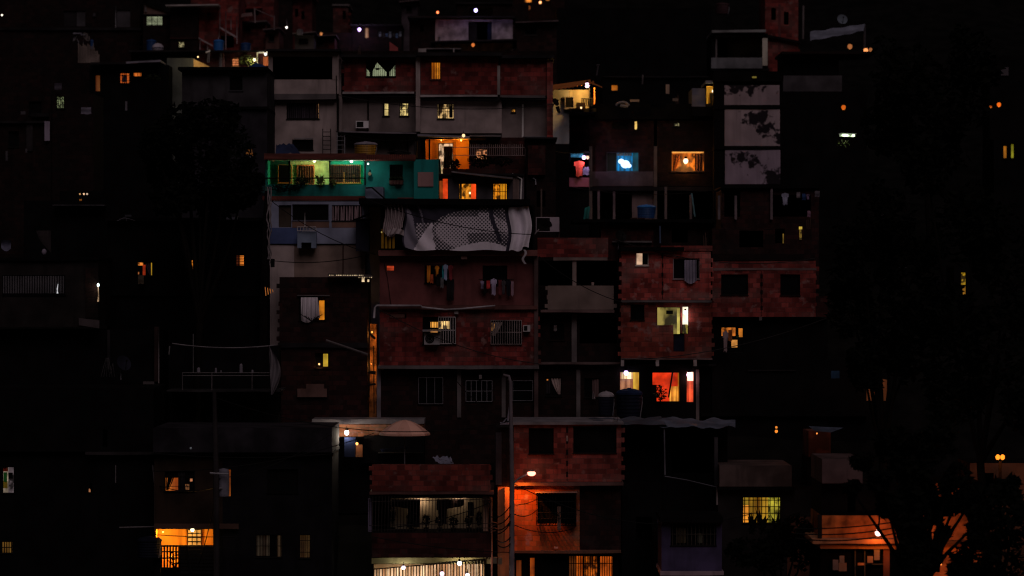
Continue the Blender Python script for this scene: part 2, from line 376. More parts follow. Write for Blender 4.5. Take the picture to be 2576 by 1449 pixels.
def bulb(x, y, Y, label, watt, col, r=.07, ecol=None, est=14, name='lamp', cat='lamp', rad=None, wire=.12, group='bare bulbs and lamps', off=.25):
    c = P(x, y, Y); o = thing(name, label, cat, c, group)
    b = MB(); b.ball(c, r, 8, 1.15); b.build('bulb', LIT(ecol or col, est * .28 if est > 5 else est, 'bulb'), o, smooth=True)
    b = MB(); b.lathe(c, [(r * .55, r * .9), (r * .55, r * 1.8), (.01, r * 1.9)], 8); b.tube([c + Vector((0, 0, r * 1.8)), c + Vector((0, 0, r * 1.8 + wire))], .012, 5); b.build('socket', DMETAL, o)
    if watt:
        l = light(x, y, Y, watt * WK, col, o, rad or .05); l.location.z -= r * 1.15 + (rad or .05) + .015
    return o
def leaves(b, c, rad, n, size, rnd, flat=1.0):
    for _ in range(n):
        while True:
            d = Vector((rnd.uniform(-1, 1), rnd.uniform(-1, 1), rnd.uniform(-1, 1)))
            if .12 < d.length < 1: break
        d = d * (d.length ** -.35)
        p = Vector(c) + Vector((d.x * rad[0], d.y * rad[1], d.z * rad[2]))
        a = Vector((rnd.gauss(0, 1), rnd.gauss(0, 1), rnd.gauss(0, .6))).normalized(); e = a.cross(Vector((rnd.gauss(0, 1), rnd.gauss(0, 1), rnd.gauss(0, 1)))).normalized()
        s = size * rnd.uniform(.5, 1.3); b.q(p - a * s, p + e * s * .42, p + a * s, p - e * s * .42)
def tree(label, Y, xb, clumps, leaf=LEAF_B, n=500, size=.28, name='tree', group='dark trees on the slope', trunk_r=.28, dY=2.0, seed=1):
    rnd = random.Random(seed); base = P(xb, 0, Y); base.z = terr(Y) - .3
    o = thing(name, label, 'tree', base, group); b = MB(); t = MB()
    cs = [(P(x, y, Y) + Vector((0, rnd.uniform(-dY, dY), 0)), rx * S(Y), rz * S(Y)) for x, y, rx, rz in clumps]
    low = min(c.z - r for c, _, r in cs); mid = sum((c for c, _, _ in cs), Vector()) / len(cs); fork = Vector((base.x * .5 + mid.x * .5, Y, base.z + (mid.z - base.z) * .55))
    t.tube([base, base.lerp(fork, .5) + Vector((rnd.uniform(-.3, .3), 0, 0)), fork], [trunk_r, trunk_r * .8, trunk_r * .65], 8)
    for c, rx, rz in cs:
        k = rnd.uniform(.4, .6); t.tube([fork, fork.lerp(c, k) + Vector((rnd.uniform(-.3, .3), rnd.uniform(-.3, .3), rnd.uniform(-.2, .3))), c], [trunk_r * .5, trunk_r * .3, trunk_r * .1], 6)
        for _ in range(4):
            e = c + Vector((rnd.uniform(-1, 1) * rx, rnd.uniform(-1, 1) * rx, rnd.uniform(-.8, 1) * rz)) * .9; t.tube([c.lerp(fork, .1), e], [trunk_r * .12, .015], 4)
            leaves(b, e, (rx * .45, rx * .45, rz * .45), int(n * .12), size, rnd)
        leaves(b, c, (rx, min(rx, 2.5), rz), int(n * .6), size, rnd)
    t.build('trunk', BARK, o); b.build('crown', leaf, o); return o
def plant(x, y, Y, w, h, label, leaf=LEAF, pot=None, n=70, seed=0, group='potted plants', name='potted_plant', spiky=False):
    rnd = random.Random(int(x * 3 + y) + seed); base = P(x, y, Y); k = S(Y); o = thing(name, label, 'plant', base, group); b = MB(); ph = .22 if pot else 0
    if pot: q = MB(); q.lathe(base, [(.001, 0), (.10, 0), (.15, .22), (.13, .22), (.12, .18), (.001, .18)], 10); q.build('pot', pot, o)
    st = MB(); top = base + Vector((0, 0, ph * .8))
    for i in range(7):
        e = top + Vector((rnd.uniform(-.5, .5) * w * k, rnd.uniform(-.2, .2), rnd.uniform(.5, 1) * h * k)); st.tube([top, top.lerp(e, .5) + Vector((0, 0, h * k * .12)), e], .012, 4)
        if spiky:
            for s in (-1, 1):
                a = (e - top).normalized(); sd_ = a.cross(Vector((0, 1, 0))).normalized() * .05 * s; b.q(top, top.lerp(e, .5) + sd_ * 1.5 + Vector((0, 0, h * k * .14)), e, top.lerp(e, .5) + Vector((0, 0, h * k * .12)))
    if not spiky: leaves(b, base + Vector((0, 0, ph + h * k * .55)), (w * k * .5, min(.4, w * k * .5), h * k * .45), n, .10, rnd)
    else: leaves(b, base + Vector((0, 0, ph + h * k * .3)), (w * k * .3, .2, h * k * .3), n // 3, .1, rnd)
    st.build('stem', BARK, o); b.build('foliage', leaf, o); return o
def cable(pts, Y0, Y1, sag, label, r=.016, m=None, name='power_cable', cat='cable', group='cables'):
    b = MB(); a = P(pts[0], pts[1], Y0); c = P(pts[2], pts[3], Y1); L = 22
    b.tube([a.lerp(c, i / L) - Vector((0, 0, sag * 4 * (i / L) * (1 - i / L))) for i in range(L + 1)], r, 5); return b.solo(name, m or DMETAL, label, cat, group)
def tarp(name, m, label, cat, pts, Y, Y2, amp=.06, group=None, n=24):       # draped sheet through four corners (photo units): TL, TR, BR, BL
    b = MB(); tl, tr, br, bl = [Vector(p) for p in pts]; rnd = random.Random(int(tl[0]))
    def fn(u, v):
        p = (Vector((tl[0], tl[1])) * (1 - u) + Vector((tr[0], tr[1])) * u) * (1 - v) + (Vector((bl[0], bl[1])) * (1 - u) + Vector((br[0], br[1])) * u) * v
        Yv = Y + (Y2 - Y) * v; q = P(p[0], p[1], Yv); d = noise.noise(Vector((u * 6, v * 3, tl[0]))) ; q.y += amp * d * 2; q.z += amp * d; return q
    b.sheet(fn, n, 10, double=.01); return b.solo(name, m, label, cat, group, smooth=True)
# ================================================================ the hill
b = MB()
def hill(u, v):
    x = -130 + 260 * u; Y = -175 + 430 * v; q = Vector((x, Y, terr(Y)))
    q.z += noise.noise(Vector((x * .05, Y * .05, 0))) * (1.2 if Y < 60 else 3) - (0.6 if Y < 60 else 0); return q
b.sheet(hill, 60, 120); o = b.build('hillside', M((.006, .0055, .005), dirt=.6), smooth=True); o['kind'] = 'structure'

# ================================================================ top of the hill (about 60 m behind the front row)
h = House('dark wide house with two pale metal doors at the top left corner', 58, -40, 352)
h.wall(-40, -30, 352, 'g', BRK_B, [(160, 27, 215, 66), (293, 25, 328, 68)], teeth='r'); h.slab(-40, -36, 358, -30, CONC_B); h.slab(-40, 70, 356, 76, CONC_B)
h.box('door', GREYD, 193, 28, 215, 66, .1, .06, 'pale grey door'); h.box('door', CONC_B, 161, 28, 192, 66, .12, .06); h.box('shutter', GREYD, 294, 26, 328, 68, .1, .06); h.pipe([(291, 14), (291, 72)], .03, GMETAL); h.box('sign_plate', GREYD, 234, 33, 240, 41)
bulb(5, 38, 57, 'tiny white lamp alone in the dark top left corner', 0, (1, .9, .75), .06, est=8, name='wall_lamp')
h = House('house with a plastered gable above a lit louvred window', 56, 360, 500)
h.wall(360, 38, 500, 'g', BRK_B, [(368, 41, 409, 64)]); b = MB(); b.q(P(362, 38, 56), P(432, 38, 56), P(432, 34, 56), P(362, 9, 56)); b.q(P(362, 38, 60), P(362, 9, 60), P(432, 34, 60), P(432, 38, 60)); b.q(P(362, 9, 55.8), P(432, 34, 55.8), P(432, 34, 60), P(362, 9, 60))
b.build('gable', M((.17, .10, .085)), h.root); h.slab(358, 36, 430, 38.5, CONC_B)
wn = h.win(368, 41, 409, 64, LIT(GRW, .62, 'plain'), frame=DMETAL, fw=1, sill=False); b = MB()
for k in range(5): b.pb(368, 44.6 + 4.1 * k, 409, 46 + 4.1 * k, 56.02, .08)
for x in (381, 395): b.pb(x, 41, x + 1.4, 64, 56.0, .06)
b.build('louvres', DMETAL, wn)
h.pipe([(365, 12), (367, 30)], .07, CONC_D)
h = House('tall brick corner house with a thin pale roof slab and stair walls', 55, 428, 600, 6)
h.wall(428, 20, 498, 97, BRK_B); h.wall(428, 97, 498, 'g', BRK_B, [(448, 105, 465, 120)]); h.wall(498.5, -20, 600, 'g', BRK_M, [(522, 32, 530, 40), (555, 90, 588, 120)], dy=.6)
h.slab(420, 15, 553, 18.5, CONC, .9, tilt=.05); h.slab(428, 95, 500, 98, BRK_D, .1)
h.win(448, 105, 465, 120, LIT((1, .85, .42), .7, 'room', 2), bars=(5, 2))
for (xa, ya, xb, yb, wd) in ((552, 66, 596, 92, 4.5), (499, 94, 535, 113, 4)):
    b = MB(); q = [P(xa, ya, 55.1), P(xb, yb, 55.1), P(xb, yb + wd, 55.1), P(xa, ya + wd, 55.1)]; r = [p + Vector((0, .25, 0)) for p in q]
    b.q(*q); b.q(*r[::-1]); [b.q(q[i], r[i], r[(i + 1) % 4], q[(i + 1) % 4]) for i in range(4)]; b.build('stair_wall', M((.36, .29, .31)), h.root)
for pts in ([(553, 18), (553, 66), (551, 92), (549, 98)], [(568, 28), (568, 125)], [(581, 40), (581, 75)], [(596, 40), (596, 110)], [(503, 98), (503, 125)], [(522, 112), (522, 126)]): h.pipe(pts, .035, M((.26, .19, .2)))
h = House('upper brick house with two open frames above the thin roof slab', 62, 480, 690)
h.wall(480, -20, 690, 'g', BR((.15, .028, .026)), [(508, -15, 526, 9), (534, -15, 558, 9), (610, 24, 650, 38)]); h.slab(560, 10, 620, 13, BRK_D); h.col(529, -18, 533, 12, MAROON); h.slab(600, 22, 660, 25, BRK_M, .5, tilt=.1)
b = MB(); b.tube([P(627, 57, 61), P(627, 66, 61)], .08); b.tube([P(633, 57, 61), P(637, 70, 61)], .1); b.solo('laundry_bundle', CLOTH_P, 'two pale cloths hanging before the upper brick house', 'laundry', 'washing hung out')
for (xa, xb, lid, lb) in ((535, 563, None, 'bright blue water tank under the pale sloping stair wall'), (603, 631, None, 'darker blue water tank right of the bright blue one'), (366, 392, None, 'dark navy water tank behind the white striped drum')):
    tank(xa, 98 if xa < 600 else 106, xb, 127, 54 if xa > 500 else 55, TBLUE if xa == 535 else TBLUE_D, lb)
o = thing('striped_drum', 'round white drum with a dark stripe on the left rooftops', 'drum', P(397, 131, 53.4)); b = MB(); c = P(397, 121, 54); b.ball(c, .40, 12, .85); b.build('shell', M((.40, .36, .42)), o, smooth=True); b = MB(); b.lathe(c, [(.405, -.03), (.41, .03), (.405, .03)], 24); b.build('band', NAVY, o)
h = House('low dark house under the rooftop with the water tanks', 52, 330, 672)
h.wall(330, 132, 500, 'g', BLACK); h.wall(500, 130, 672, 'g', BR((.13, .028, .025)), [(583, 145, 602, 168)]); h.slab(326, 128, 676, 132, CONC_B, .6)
h.win(583, 145, 602, 168, LIT((1, .30, .10), 1.0, 'plain', 2), bars=(5, 4), frame=M((.5, .3, .1)), br=.022); h.pipe([(555, 133), (555, 170)], .12, CONC_D); h.pipe([(562, 133), (562, 170)], .10, M((.22, .1, .09)))
h.box('post', M((.7, .62, .4)), 646, 132, 648.5, 162, -.9, .08); h.box('beam', M((.7, .62, .5)), 648, 131, 676, 133, -1.0, .08); h.box('panel', M((.5, .12, .04)), 662, 143, 674, 166, -.35, .1, 'orange panel')
t_ = plant(622, 168, 50.6, 46, 30, 'leafy bush lit yellow beside the rooftop lamp', LEAF_L, n=260, group='shrubs'); bulb(640, 150, 50.2, 'small bright lamp inside the lit rooftop bush', 26, (1, .85, .45), .09, est=10); bulb(668, 136, 50.6, 'white tube lamp under the roof beam by the bush', 14, (.95, .95, .8), .09, est=9)
tarp('blue_tarp', TBLUE_D, 'blue sheet humped over the roof below the lit bush', 'tarp', [(628, 166), (645, 157), (676, 170), (622, 172)], 44, 42, .05)
o = thing('rooftop_antenna', 'white bracket antenna on two thin legs above the yellow wall', 'antenna', P(527, 158, 49)); b = MB(); b.tube([P(518, 132, 49), P(527, 129, 49), P(527.5, 126, 49)], .06); b.build('arm', WHITE, o); b = MB(); b.tube([P(524, 131, 49), P(522, 157, 49)], .025); b.tube([P(527, 131, 49), P(526, 157, 49)], .025); b.build('leg', GMETAL, o)
b = MB(); 
for k in range(14):
    xa = 196 + k * 3.9; b.pb(xa + .4, 110 + (k > 8) * 6 + (k % 3) * 3 + max(0, k - 10) * 6, xa + 3.0, 158, 50 + .03 * (k % 2), .06)
b.solo('plank_fence', M((.26, .20, .18)), 'pale ragged plank fence below the blue barrel at upper left', 'fence')
o = dish(191, 96, 50.5, .30, 'pale satellite dish leaning at the end of the plank fence', M((.16, .15, .17)), -1.1); dish(215, 94, 50.6, .33, 'dusty satellite dish turned right above the plank fence', M((.12, .10, .10)), 1.0)
b = MB(); b.pb(184, 82, 205, 85.5, 50.4, .5); b.pb(203, 86, 214, 89, 50.4, .4); b.solo('roof_sheet', M((.2, .19, .24)), 'bent pale metal sheet over the two leaning dishes', 'roof sheet')
tank(226, 99, 235, 123, 50.8, TBLUE_D, 'slim blue barrel standing by the plank fence')
h = House('flat roofed house with two orange windows under a pale roof edge', 46, 225, 425)
h.wall(225, 164, 425, 'g', BLACK, [(300, 183, 327, 210), (335, 182, 357, 193), (240, 189, 252, 230)]); h.slab(232, 159, 325, 164, CONC_B, .8); h.slab(322, 158, 408, 163, M((.24, .22, .27)), 1.0, tilt=.12)
h.win(300, 183, 327, 210, LIT((1, .20, .03), .85, 'folds', .5), curt=[(306, 188, 320, 207, M((.16, .12, .2)))], bars=(5, 2)); h.win(335, 182, 357, 193, LIT((1, .22, .03), .65), bars=(3, 0)); h.box('door', LIT((.7, .22, .05), .22, 'folds', .4), 241, 190, 251, 229, .08, .06, 'dim orange door')
plant(385, 206, 45, 40, 20, 'trailing plants along the roof edge right of the orange windows', LEAF, n=90, group='shrubs')
h = House('grey green plastered house corner with a yellow lit gable', 48, 420, 530)
h.wall(420, 146, 487, 'g', M((.10, .11, .10))); b = MB(); b.q(P(487, 175, 48), P(532, 175, 48), P(527, 167, 48), P(487, 148, 48)); b.build('gable', M((.8, .52, .2)), h.root); h.wall(487.3, 172, 532, 'g', PLAS_B, dy=.1)
o = bulb(498, 143, 46.9, 'small yellow lamp on the roof corner above the lit gable', 9, (1, .7, .3), .05, est=6, name='wall_lamp'); 
h = House('brick house seen at an angle above the grey loggia house', 66, 700, 790)
h.wall(700, -20, 735, 'g', BRK_B); h.wall(735, -10, 785, 'g', BR((.15, .03, .028)), [(742, 22, 750, 42), (758, 28, 766, 48)], dy=.5); h.slab(715, -12, 790, -8, MAROON, .3); h.pipe([(720, 48), (723, 70)], .06, CONC_D)
bulb(721, 69, 64, 'tiny white lamp below the angled brick house', 0, (1, .9, .8), .07, est=3, name='wall_lamp')
h = House('small brick house with one tall dark window near the purple lamp', 66, 838, 880); h.wall(838, 15, 876, 'g', BR((.15, .03, .028)), [(862, 27, 870, 48)], teeth='r'); h.slab(836, 11, 880, 15, CONC_D)
h = House('low brown house with a lit doorway beside the purple lamp', 60, 800, 1010); h.wall(800, 82, 885, 'g', BRK_B); h.wall(885.5, 66, 1010, 'g', BRK_B, [(918, 70, 928, 96)]); h.box('door', LIT((1, .55, .3), .35, 'folds'), 919, 71, 927, 95, .1, .05, 'lit doorway'); h.slab(882, 62, 1012, 66, CONC_B, .4)
bulb(904, 74, 58.8, 'violet white lamp beside the lit doorway at top centre', 22, (.75, .55, 1), .11, (.62, .38, 1), 16); bulb(808, 85, 59, 'dim orange lamp on the low brown house', 2, (1, .35, .1), .10, est=.5)
for k in range(7): garment(953 + k * 8.5, 80 + (k % 3) * 2, 959 + k * 8.5, 92 + (k % 2) * 3, 59, (M((.3, .34, .45)), GREYD, M((.12, .2, .4)))[k % 3], 'small cloth pegged on the rooftop line at top centre', 'towel', 'cloths on the rooftop line')
cable((948, 80, 1016, 82), 59, 59, .05, 'thin clothes line above the roof at top centre', .02)
h = House('white plastered house with a wide dark doorway at top centre', 52, 1030, 1290)
h.wall(1095, 47, 1290, 'g', PINKW, [(1178, 55, 1237, 101)]); h.wall(1030, 50, 1094.6, 'g', BRK_B, [(1057, 62, 1066, 80)], dy=.15); h.slab(1026, 42, 1296, 47, CONC_B, .6); h.box('door', CONC_B, 1180, 57, 1200, 100, .1, .06); h.box('door', NAVY, 1226, 57, 1236, 100, .1, .06, 'bluish door leaf')
h.box('faded_patch', M((.28, .21, .26)), 1102, 52, 1116, 68, -.02, .03); h.pipe([(1105, 92), (1105, 118)], .08, CONC); h.slab(1085, 108, 1300, 112, CONC_B, 1.6, tilt=.15)
bulb(1197, 26, 50, 'bluish violet lamp high above the white plastered house', 10, (.65, .55, 1), .12, (.5, .42, 1), 16); bulb(1101, 31, 50, 'small red orange lamp above the white plastered house', 3, (1, .2, .06), .08, (1, .16, .05), 4); bulb(1190, 113, 48, 'faint orange lamp under the slanted roof of the white house', 2, (1, .3, .06), .11, (1, .25, .05), .7); bulb(1117, 127, 40, 'faint orange spark above the brick top storey', 0, (1, .3, .06), .07, (1, .25, .05), .9)
h = House('dark house with cluttered terrace behind the violet lamp', 64, 1150, 1400); h.wall(1150, 10, 1330, 'g', BRK_B, [(1182, 18, 1240, 44)]); h.slab(1146, 6, 1290, 10, CONC_B); h.alcove(1182, 18, 1240, 44, 1.6, M((.25, .2, .16)))
h = House('far house with orange lit openings at the top edge', 80, 1300, 1400); h.wall(1290, -30, 1420, 'g', BRK_B, [(1318, -6, 1338, 7), (1372, -8, 1384, 3)]); h.win(1318, -6, 1338, 7, LIT((1, .3, .04), .8, 'room')); h.win(1372, -8, 1384, 3, LIT((1, .3, .04), .7)); b = MB(); b.pb(1305, 15, 1334, 24, 79.6, .3); b.build('lit_ledge', M((.6, .3, .1)), h.root)
bulb(1319, 18, 78, 'orange lamp on the ledge at the top edge', 8, (1, .3, .05), .10, (1, .3, .05), 3); bulb(1359, 6, 76, 'small amber lamp at the top edge right of centre', 3, (1, .35, .1), .09, (1, .4, .15), 3)
b = MB(); b.q(P(980, 105, 40), P(1001, 120, 40), P(1001, 131, 40), P(980, 131, 40)); b.q(P(980, 105, 40.3), P(980, 131, 40.3), P(1001, 131, 40.3), P(1001, 120, 40.3)); b.solo('red_panel', M((.42, .08, .08)), 'slanted red panel on the roof above the curtained window', 'panel')
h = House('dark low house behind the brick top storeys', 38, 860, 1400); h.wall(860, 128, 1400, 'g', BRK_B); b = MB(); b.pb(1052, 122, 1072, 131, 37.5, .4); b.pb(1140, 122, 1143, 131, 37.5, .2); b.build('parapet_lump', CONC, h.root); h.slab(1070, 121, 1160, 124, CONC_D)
for (xa, ya, xb, Yq, m, hl, lb) in ((604, 60, 668, 59, (.13, .032, .028), [(618, 66, 630, 80)], 'maroon shack with a small dark window between the water tanks and the angled house'), (668, 78, 702, 57, (.10, .045, .04), [(676, 86, 690, 104)], 'narrow plastered shack right of the maroon shack'), (786, 96, 842, 57, (.10, .024, .022), [(800, 100, 812, 114)], 'squat brick shack below the dim orange lamp'), (742, 88, 790, 54, (.07, .055, .058), [(752, 96, 776, 112)], 'grey shack with a wide dark window at top centre'), (1010, 8, 1050, 64, (.075, .055, .07), [(1022, 14, 1036, 30)], 'small lilac grey shack at the top edge'), (1300, 60, 1400, 58, (.035, .014, .013), [(1320, 70, 1350, 88)], 'dim brick shack right of the white plastered house')):
    h = House(lb, Yq, xa, xb, 4, group='small shacks high on the hill'); h.wall(xa, ya, xb, 'g', BR(m) if m[1] < .035 else M(m, dirt=.6), hl); h.slab(xa - 5, ya - 3, xb + 5, ya, M((.10, .07, .075)), .7, tilt=.12, name='sheet_roof'); h.win(*hl[0], BLACK, frame=M((.05, .04, .04)), fw=1)
tank(745, 72, 762, 88, 53, M((.14, .12, .13)), 'small pale drum on the grey shack roof'); b = MB(); b.tube([P(640, 20, 56), P(642, 58, 56)], .05); b.tube([P(690, 40, 56), P(690, 76, 56)], .04); b.tube([P(640, 22, 56), P(690, 44, 56)], .03); b.solo('scaffold', M((.22, .16, .17)), 'thin pale pipe frame over the shacks at the top', 'scaffold')
tarp('roof_sheet', M((.20, .12, .12)), 'loose pinkish sheet on the shack roof near the tanks', 'roof sheet', [(596, 36), (634, 31), (636, 40), (598, 43)], 58, 57.5, .05)
# ---- top right
h = House('house with a pale walled loggia under a thin roof at upper right', 52, 1788, 1935)
h.wall(1790, 84, 1932, 'g', BLACK, [(1800, 88, 1928, 172)]); h.alcove(1802, 88, 1926, 172, 2.5, M((.36, .30, .27))); h.slab(1790, 78, 1925, 84, M((.25, .25, .26)), .6, tilt=.05); h.box('parapet', M((.16, .16, .18)), 1789, 145, 1918, 172, -.2, .2); h.col(1918, 96, 1931, 165, M((.5, .46, .4)), .3); h.col(1800, 88, 1804, 145, CONC_D); h.box('door', BLACK, 1806, 96, 1830, 144, 2.3, .1); h.slab(1789, 172, 1935, 178, CONC_B, .1)
h = House('brick tower rising to the top edge beside the loggia house', 54, 1925, 2012); h.wall(1925, -40, 2008, 'g', BRK_M, [(1940, 20, 1952, 50), (1972, 30, 1984, 62)], teeth='r'); h.col(1958, 10, 1964, 130, MAROON); h.slab(1922, 86, 2012, 92, BRK_B, .3, tilt=-.5)
b = MB(); b.tube([P(2021, 14, 52), P(2020, 98, 52)], .07); b.solo('pole', CONC_D, 'slim grey pole right of the brick tower', 'pole')
tarp('roof_tarp', M((.20, .21, .28)), 'long grey blue tarp sagging beside the brick tower', 'tarp', [(2038, 80), (2176, 60), (2172, 78), (2038, 103)], 50, 48.5, .1)
dish(2118, 50, 50, .36, 'pale round dish on a post above the long tarp', M((.2, .24, .3)), .2); b = MB(); b.tube([P(2175, 62, 50), P(2175, 120, 50)], .08); b.solo('pole', GREYD, 'post holding the right end of the long tarp', 'pole')
for x, y, r, e, lb in ((2178, 127, .15, 1.4, 'small orange lamp under the end of the long tarp'), (2190, 125, .12, .3, 'dim ember coloured lamp next to the tarp end'), (2138, 117, .16, .35, 'faint orange lamp below the middle of the long tarp')): bulb(x, y, 50, lb, 1.5, (1, .35, .1), r, (1, .33, .1), e)
h = House('dark house with a grey parapet right of the panelled tower', 45, 1965, 2180); h.wall(1970, 190, 2118, 230, GREYD); h.slab(1966, 130, 2200, 136, BRK_B); h.wall(1966, 230, 2180, 'g', BLACK, teeth='r'); h.wall(1970, 136, 2110, 190, BLACK, dy=.8)
tank(1800, 5, 1836, 34, 56, M((.06, .03, .035)), 'dim maroon water tank near the top edge')
h = House('black house at the top right behind the trees', 70, 1420, 1800); h.wall(1400, 20, 1790, 'g', BLACK)

# ================================================================ upper row of plastered houses with brick tops
D = 22
h = House('grey plastered house with a deep black loggia on top', D, 675, 852)
h.wall(675, 130, 852, 236, PLAS, [(686, 142, 836, 200)]); h.wall(675, 252, 847, 'g', PLAS, [(721, 259, 803, 299), (735, 351, 788, 377)], dy=.5); h.slab(672, 236, 846, 250, CONC_D, .02, name='floor_slab'); h.slab(672, 125, 856, 130, CONC_B, .5); h.col(836, 131, 850, 200, PLAS, .03)
h.win(721, 259, 803, 299, DARKGLASS, bars=(16, 0), dy=.5, curt=[(724, 262, 798, 297, M((.07, .055, .075)))], extra=[('lit_gap', 800.5, 261 + 13 * k, 802.8, 271 + 13 * k, LIT((1, .5, .2), 1.0)) for k in range(3)]); h.win(735, 351, 788, 377, BLACK, dy=.5); h.pipe([(740, 349), (788, 349)], .03, GMETAL, -.3)
h.pipe([(854, 150), (854, 236), (857, 250), (857, 330)], .12, PLAS_D, -.2); h.pipe([(846, 190), (849, 330)], .03, DMETAL, .05)
h = House('house with brick top storey and black triangular curtains in its window', D + .4, 858, 1050)
h.wall(866, 146, 1048, 231, BRK_M, [(921, 151, 995, 192)], teeth='l', dy=0); h.slab(862, 231, 1042, 236, CONC, .15); h.wall(856, 244, 1050, 332, PLAS_D, [(963, 259, 979, 292), (1005, 259, 1028, 292)], dy=.55); h.slab(856, 236.5, 1050, 244, CONC_B, .0); h.wall(860, 340, 1045, 'g', PLAS_D, dy=.8); h.slab(866, 331, 1048, 334, M((.2, .17, .2)), .7, tilt=-.1, name='awning'); h.slab(860, 334.2, 1046, 340, CONC_B, .1); h.slab(858, 139, 1050, 146, CONC_B, .6)
wn = h.win(921, 151, 995, 192, LIT((.50, .56, .33), .55, 'plain'), bars=(15, 1), fw=1)
b = MB(); Yc = D + .4 + .12
for tri in (((922, 152), (950, 152), (950, 154), (934, 186), (922, 172)), ((950, 152), (994, 152), (994, 164), (976, 186), (948, 156))): b.q(*[P(x, y, Yc) for x, y in tri]); b.q(*[P(x, y, Yc + .02) for x, y in tri[::-1]])
b.pb(930, 180, 937, 191, Yc, .03); b.pb(973, 178, 980, 191, Yc, .03); b.pb(945, 171, 955, 176, Yc, .03); b.build('curtain', BLACK, wn)
h.win(963, 259, 979, 292, [(963, 259, 970, 292, CONC), (968, 260, 978, 291, LIT((1, .75, .28), .95))], dy=.55, bars=(3, 1)); h.win(1005, 259, 1028, 292, LIT((1, .74, .26), 1.0, 'room', 1.3), dy=.55, bars=(2, 1), barm=CONC, curt=[(1007, 260, 1012, 276, M((.5, .4, .2)))])
h.pipe([(926, 248), (926, 330)], .05, DMETAL, -.5); h.pipe([(940, 342), (940, 338), (970, 338), (970, 360)], .06, DMETAL, -.6); h.pipe([(1022, 342), (1027, 388)], .05, DMETAL, -.6); h.col(1043, 340, 1047, 390, CONC_D, -.7)
aircon(895, 304, 927, 322, D + .9, 'white air conditioner between the pipes under the brick storey', fan=False)
h = House('house with a tall amber window in its brick top storey', D + .1, 1047, 1262)
h.col(1046, 142, 1057, 331, PLAS, .05, d=.5); h.wall(1058, 142, 1254, 238, BRK_M, [(1083, 156, 1110, 200)]); h.slab(1057, 239, 1252, 244, CONC, .15); h.wall(1057.5, 252, 1262, 335, PLAS, [(1100, 261, 1142, 299)], dy=.5); h.slab(1058, 244.5, 1256, 252, CONC_B, .0); h.slab(1050, 134, 1262, 142, CONC_B, .6); h.col(1251, 165, 1258, 238, M((.3, .26, .25)), .04)
h.win(1083, 156, 1110, 200, LIT((1, .33, .02), .85, 'folds', .8), bars=(6, 0), frame=MAROON); h.win(1100, 261, 1142, 299, LIT((1, .62, .24), .95, 'room', 1.2), dy=.5, bars=(4, 1), curt=[(1102, 262, 1116, 292, M((.55, .38, .22)), 'left'), (1130, 262, 1139, 296, CONC_B)])
h = House('darker house with a white post under its brick top storey', D + .3, 1258, 1392)
h.wall(1258, 148, 1376, 240, BRK_M); h.slab(1258, 240, 1372, 246, CONC_D, .1); h.wall(1262, 252, 1376, 'g', PLAS_D, [(1286, 274, 1297, 283)], dy=.6); h.slab(1262, 246.5, 1374, 252, CONC_B, .0); h.col(1376, 150, 1391, 'g', BRK, .2, d=.6); h.slab(1254, 140, 1394, 148, CONC_B, .5); h.win(1286, 274, 1297, 283, LIT((1, .4, .06), .7, 'room', 3), dy=.6); h.pipe([(1315, 262), (1315, 345)], .06, WMETAL, .2); h.slab(1316, 344, 1374, 346, M((.2, .19, .22)), .4, name='awning')
dish(1396, 258, D - .6, .25, 'small dark dish on the brick pillar edge', DMETAL, .8)
b = MB(); b.tube([P(1402, 268, D - .8), P(1406, 282, D - .8), P(1408, 284, D - .8)], [.12, .10, .04]); b.solo('hanging_bag', DMETAL, 'dark bag hanging from the brick pillar', 'bag')
for xa, xb, lb in ((812, 832, 'dark iron ladder against the grey loggia house'), (848, 867, 'thin ladder right of the dark iron one')):
    o = thing('ladder', lb, 'ladder', P((xa + xb) / 2, 390, D - .5), 'ladders')
    b = MB(); [b.tube([P(x, 324, D + .1), P(x, 392, D - .5)], .028, 5) for x in (xa, xb)]; b.build('rail', DMETAL if xa < 840 else GMETAL, o); b = MB(); [b.tube([P(xa, 332 + 11 * k, D + .1 - .1 * k), P(xb, 332 + 11 * k, D + .1 - .1 * k)], .02, 4) for k in range(6)]; b.build('rungs', DMETAL if xa < 840 else GMETAL, o)
# orange porch
h = House('terrace house with an orange lit porch behind railings', 19, 1058, 1320, 4.0)
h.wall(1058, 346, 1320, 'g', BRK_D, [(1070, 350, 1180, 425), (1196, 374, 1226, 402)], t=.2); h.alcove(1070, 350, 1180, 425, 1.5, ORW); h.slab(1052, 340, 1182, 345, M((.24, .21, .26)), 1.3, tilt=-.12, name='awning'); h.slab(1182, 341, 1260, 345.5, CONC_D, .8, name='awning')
h.win(1103, 360, 1140, 425, LIT((1, .62, .35), .85, 'room', 1.1), dy=1.2, frame=BRK_D, curt=[(1116, 368, 1138, 425, BLACK)], sill=False, name='doorway'); h.col(1078, 350, 1082, 425, BRK_B, -.3); h.col(1140, 356, 1147, 425, M((.35, .14, .03)), -1.3, name='pilaster')
h.win(1196, 374, 1226, 402, LIT((1, .36, .14), 1.0, 'leaf', .7), frame=BRK_B); g = MB(); [g.tube([P(1184 + 5.2 * k, 362 + (k % 3), 17.9), P(1184 + 5.2 * k, 392, 17.9)], .018, 4) for k in range(26)]; [g.tube([P(1140, y, 17.9), P(1320, y, 17.9)], .02, 4) for y in (371, 391)]; g.build('railing', M((.3, .22, .22)), h.root)
h.box('wall_panel', ORW, 1182, 346.5, 1222, 353, -.03, .06)
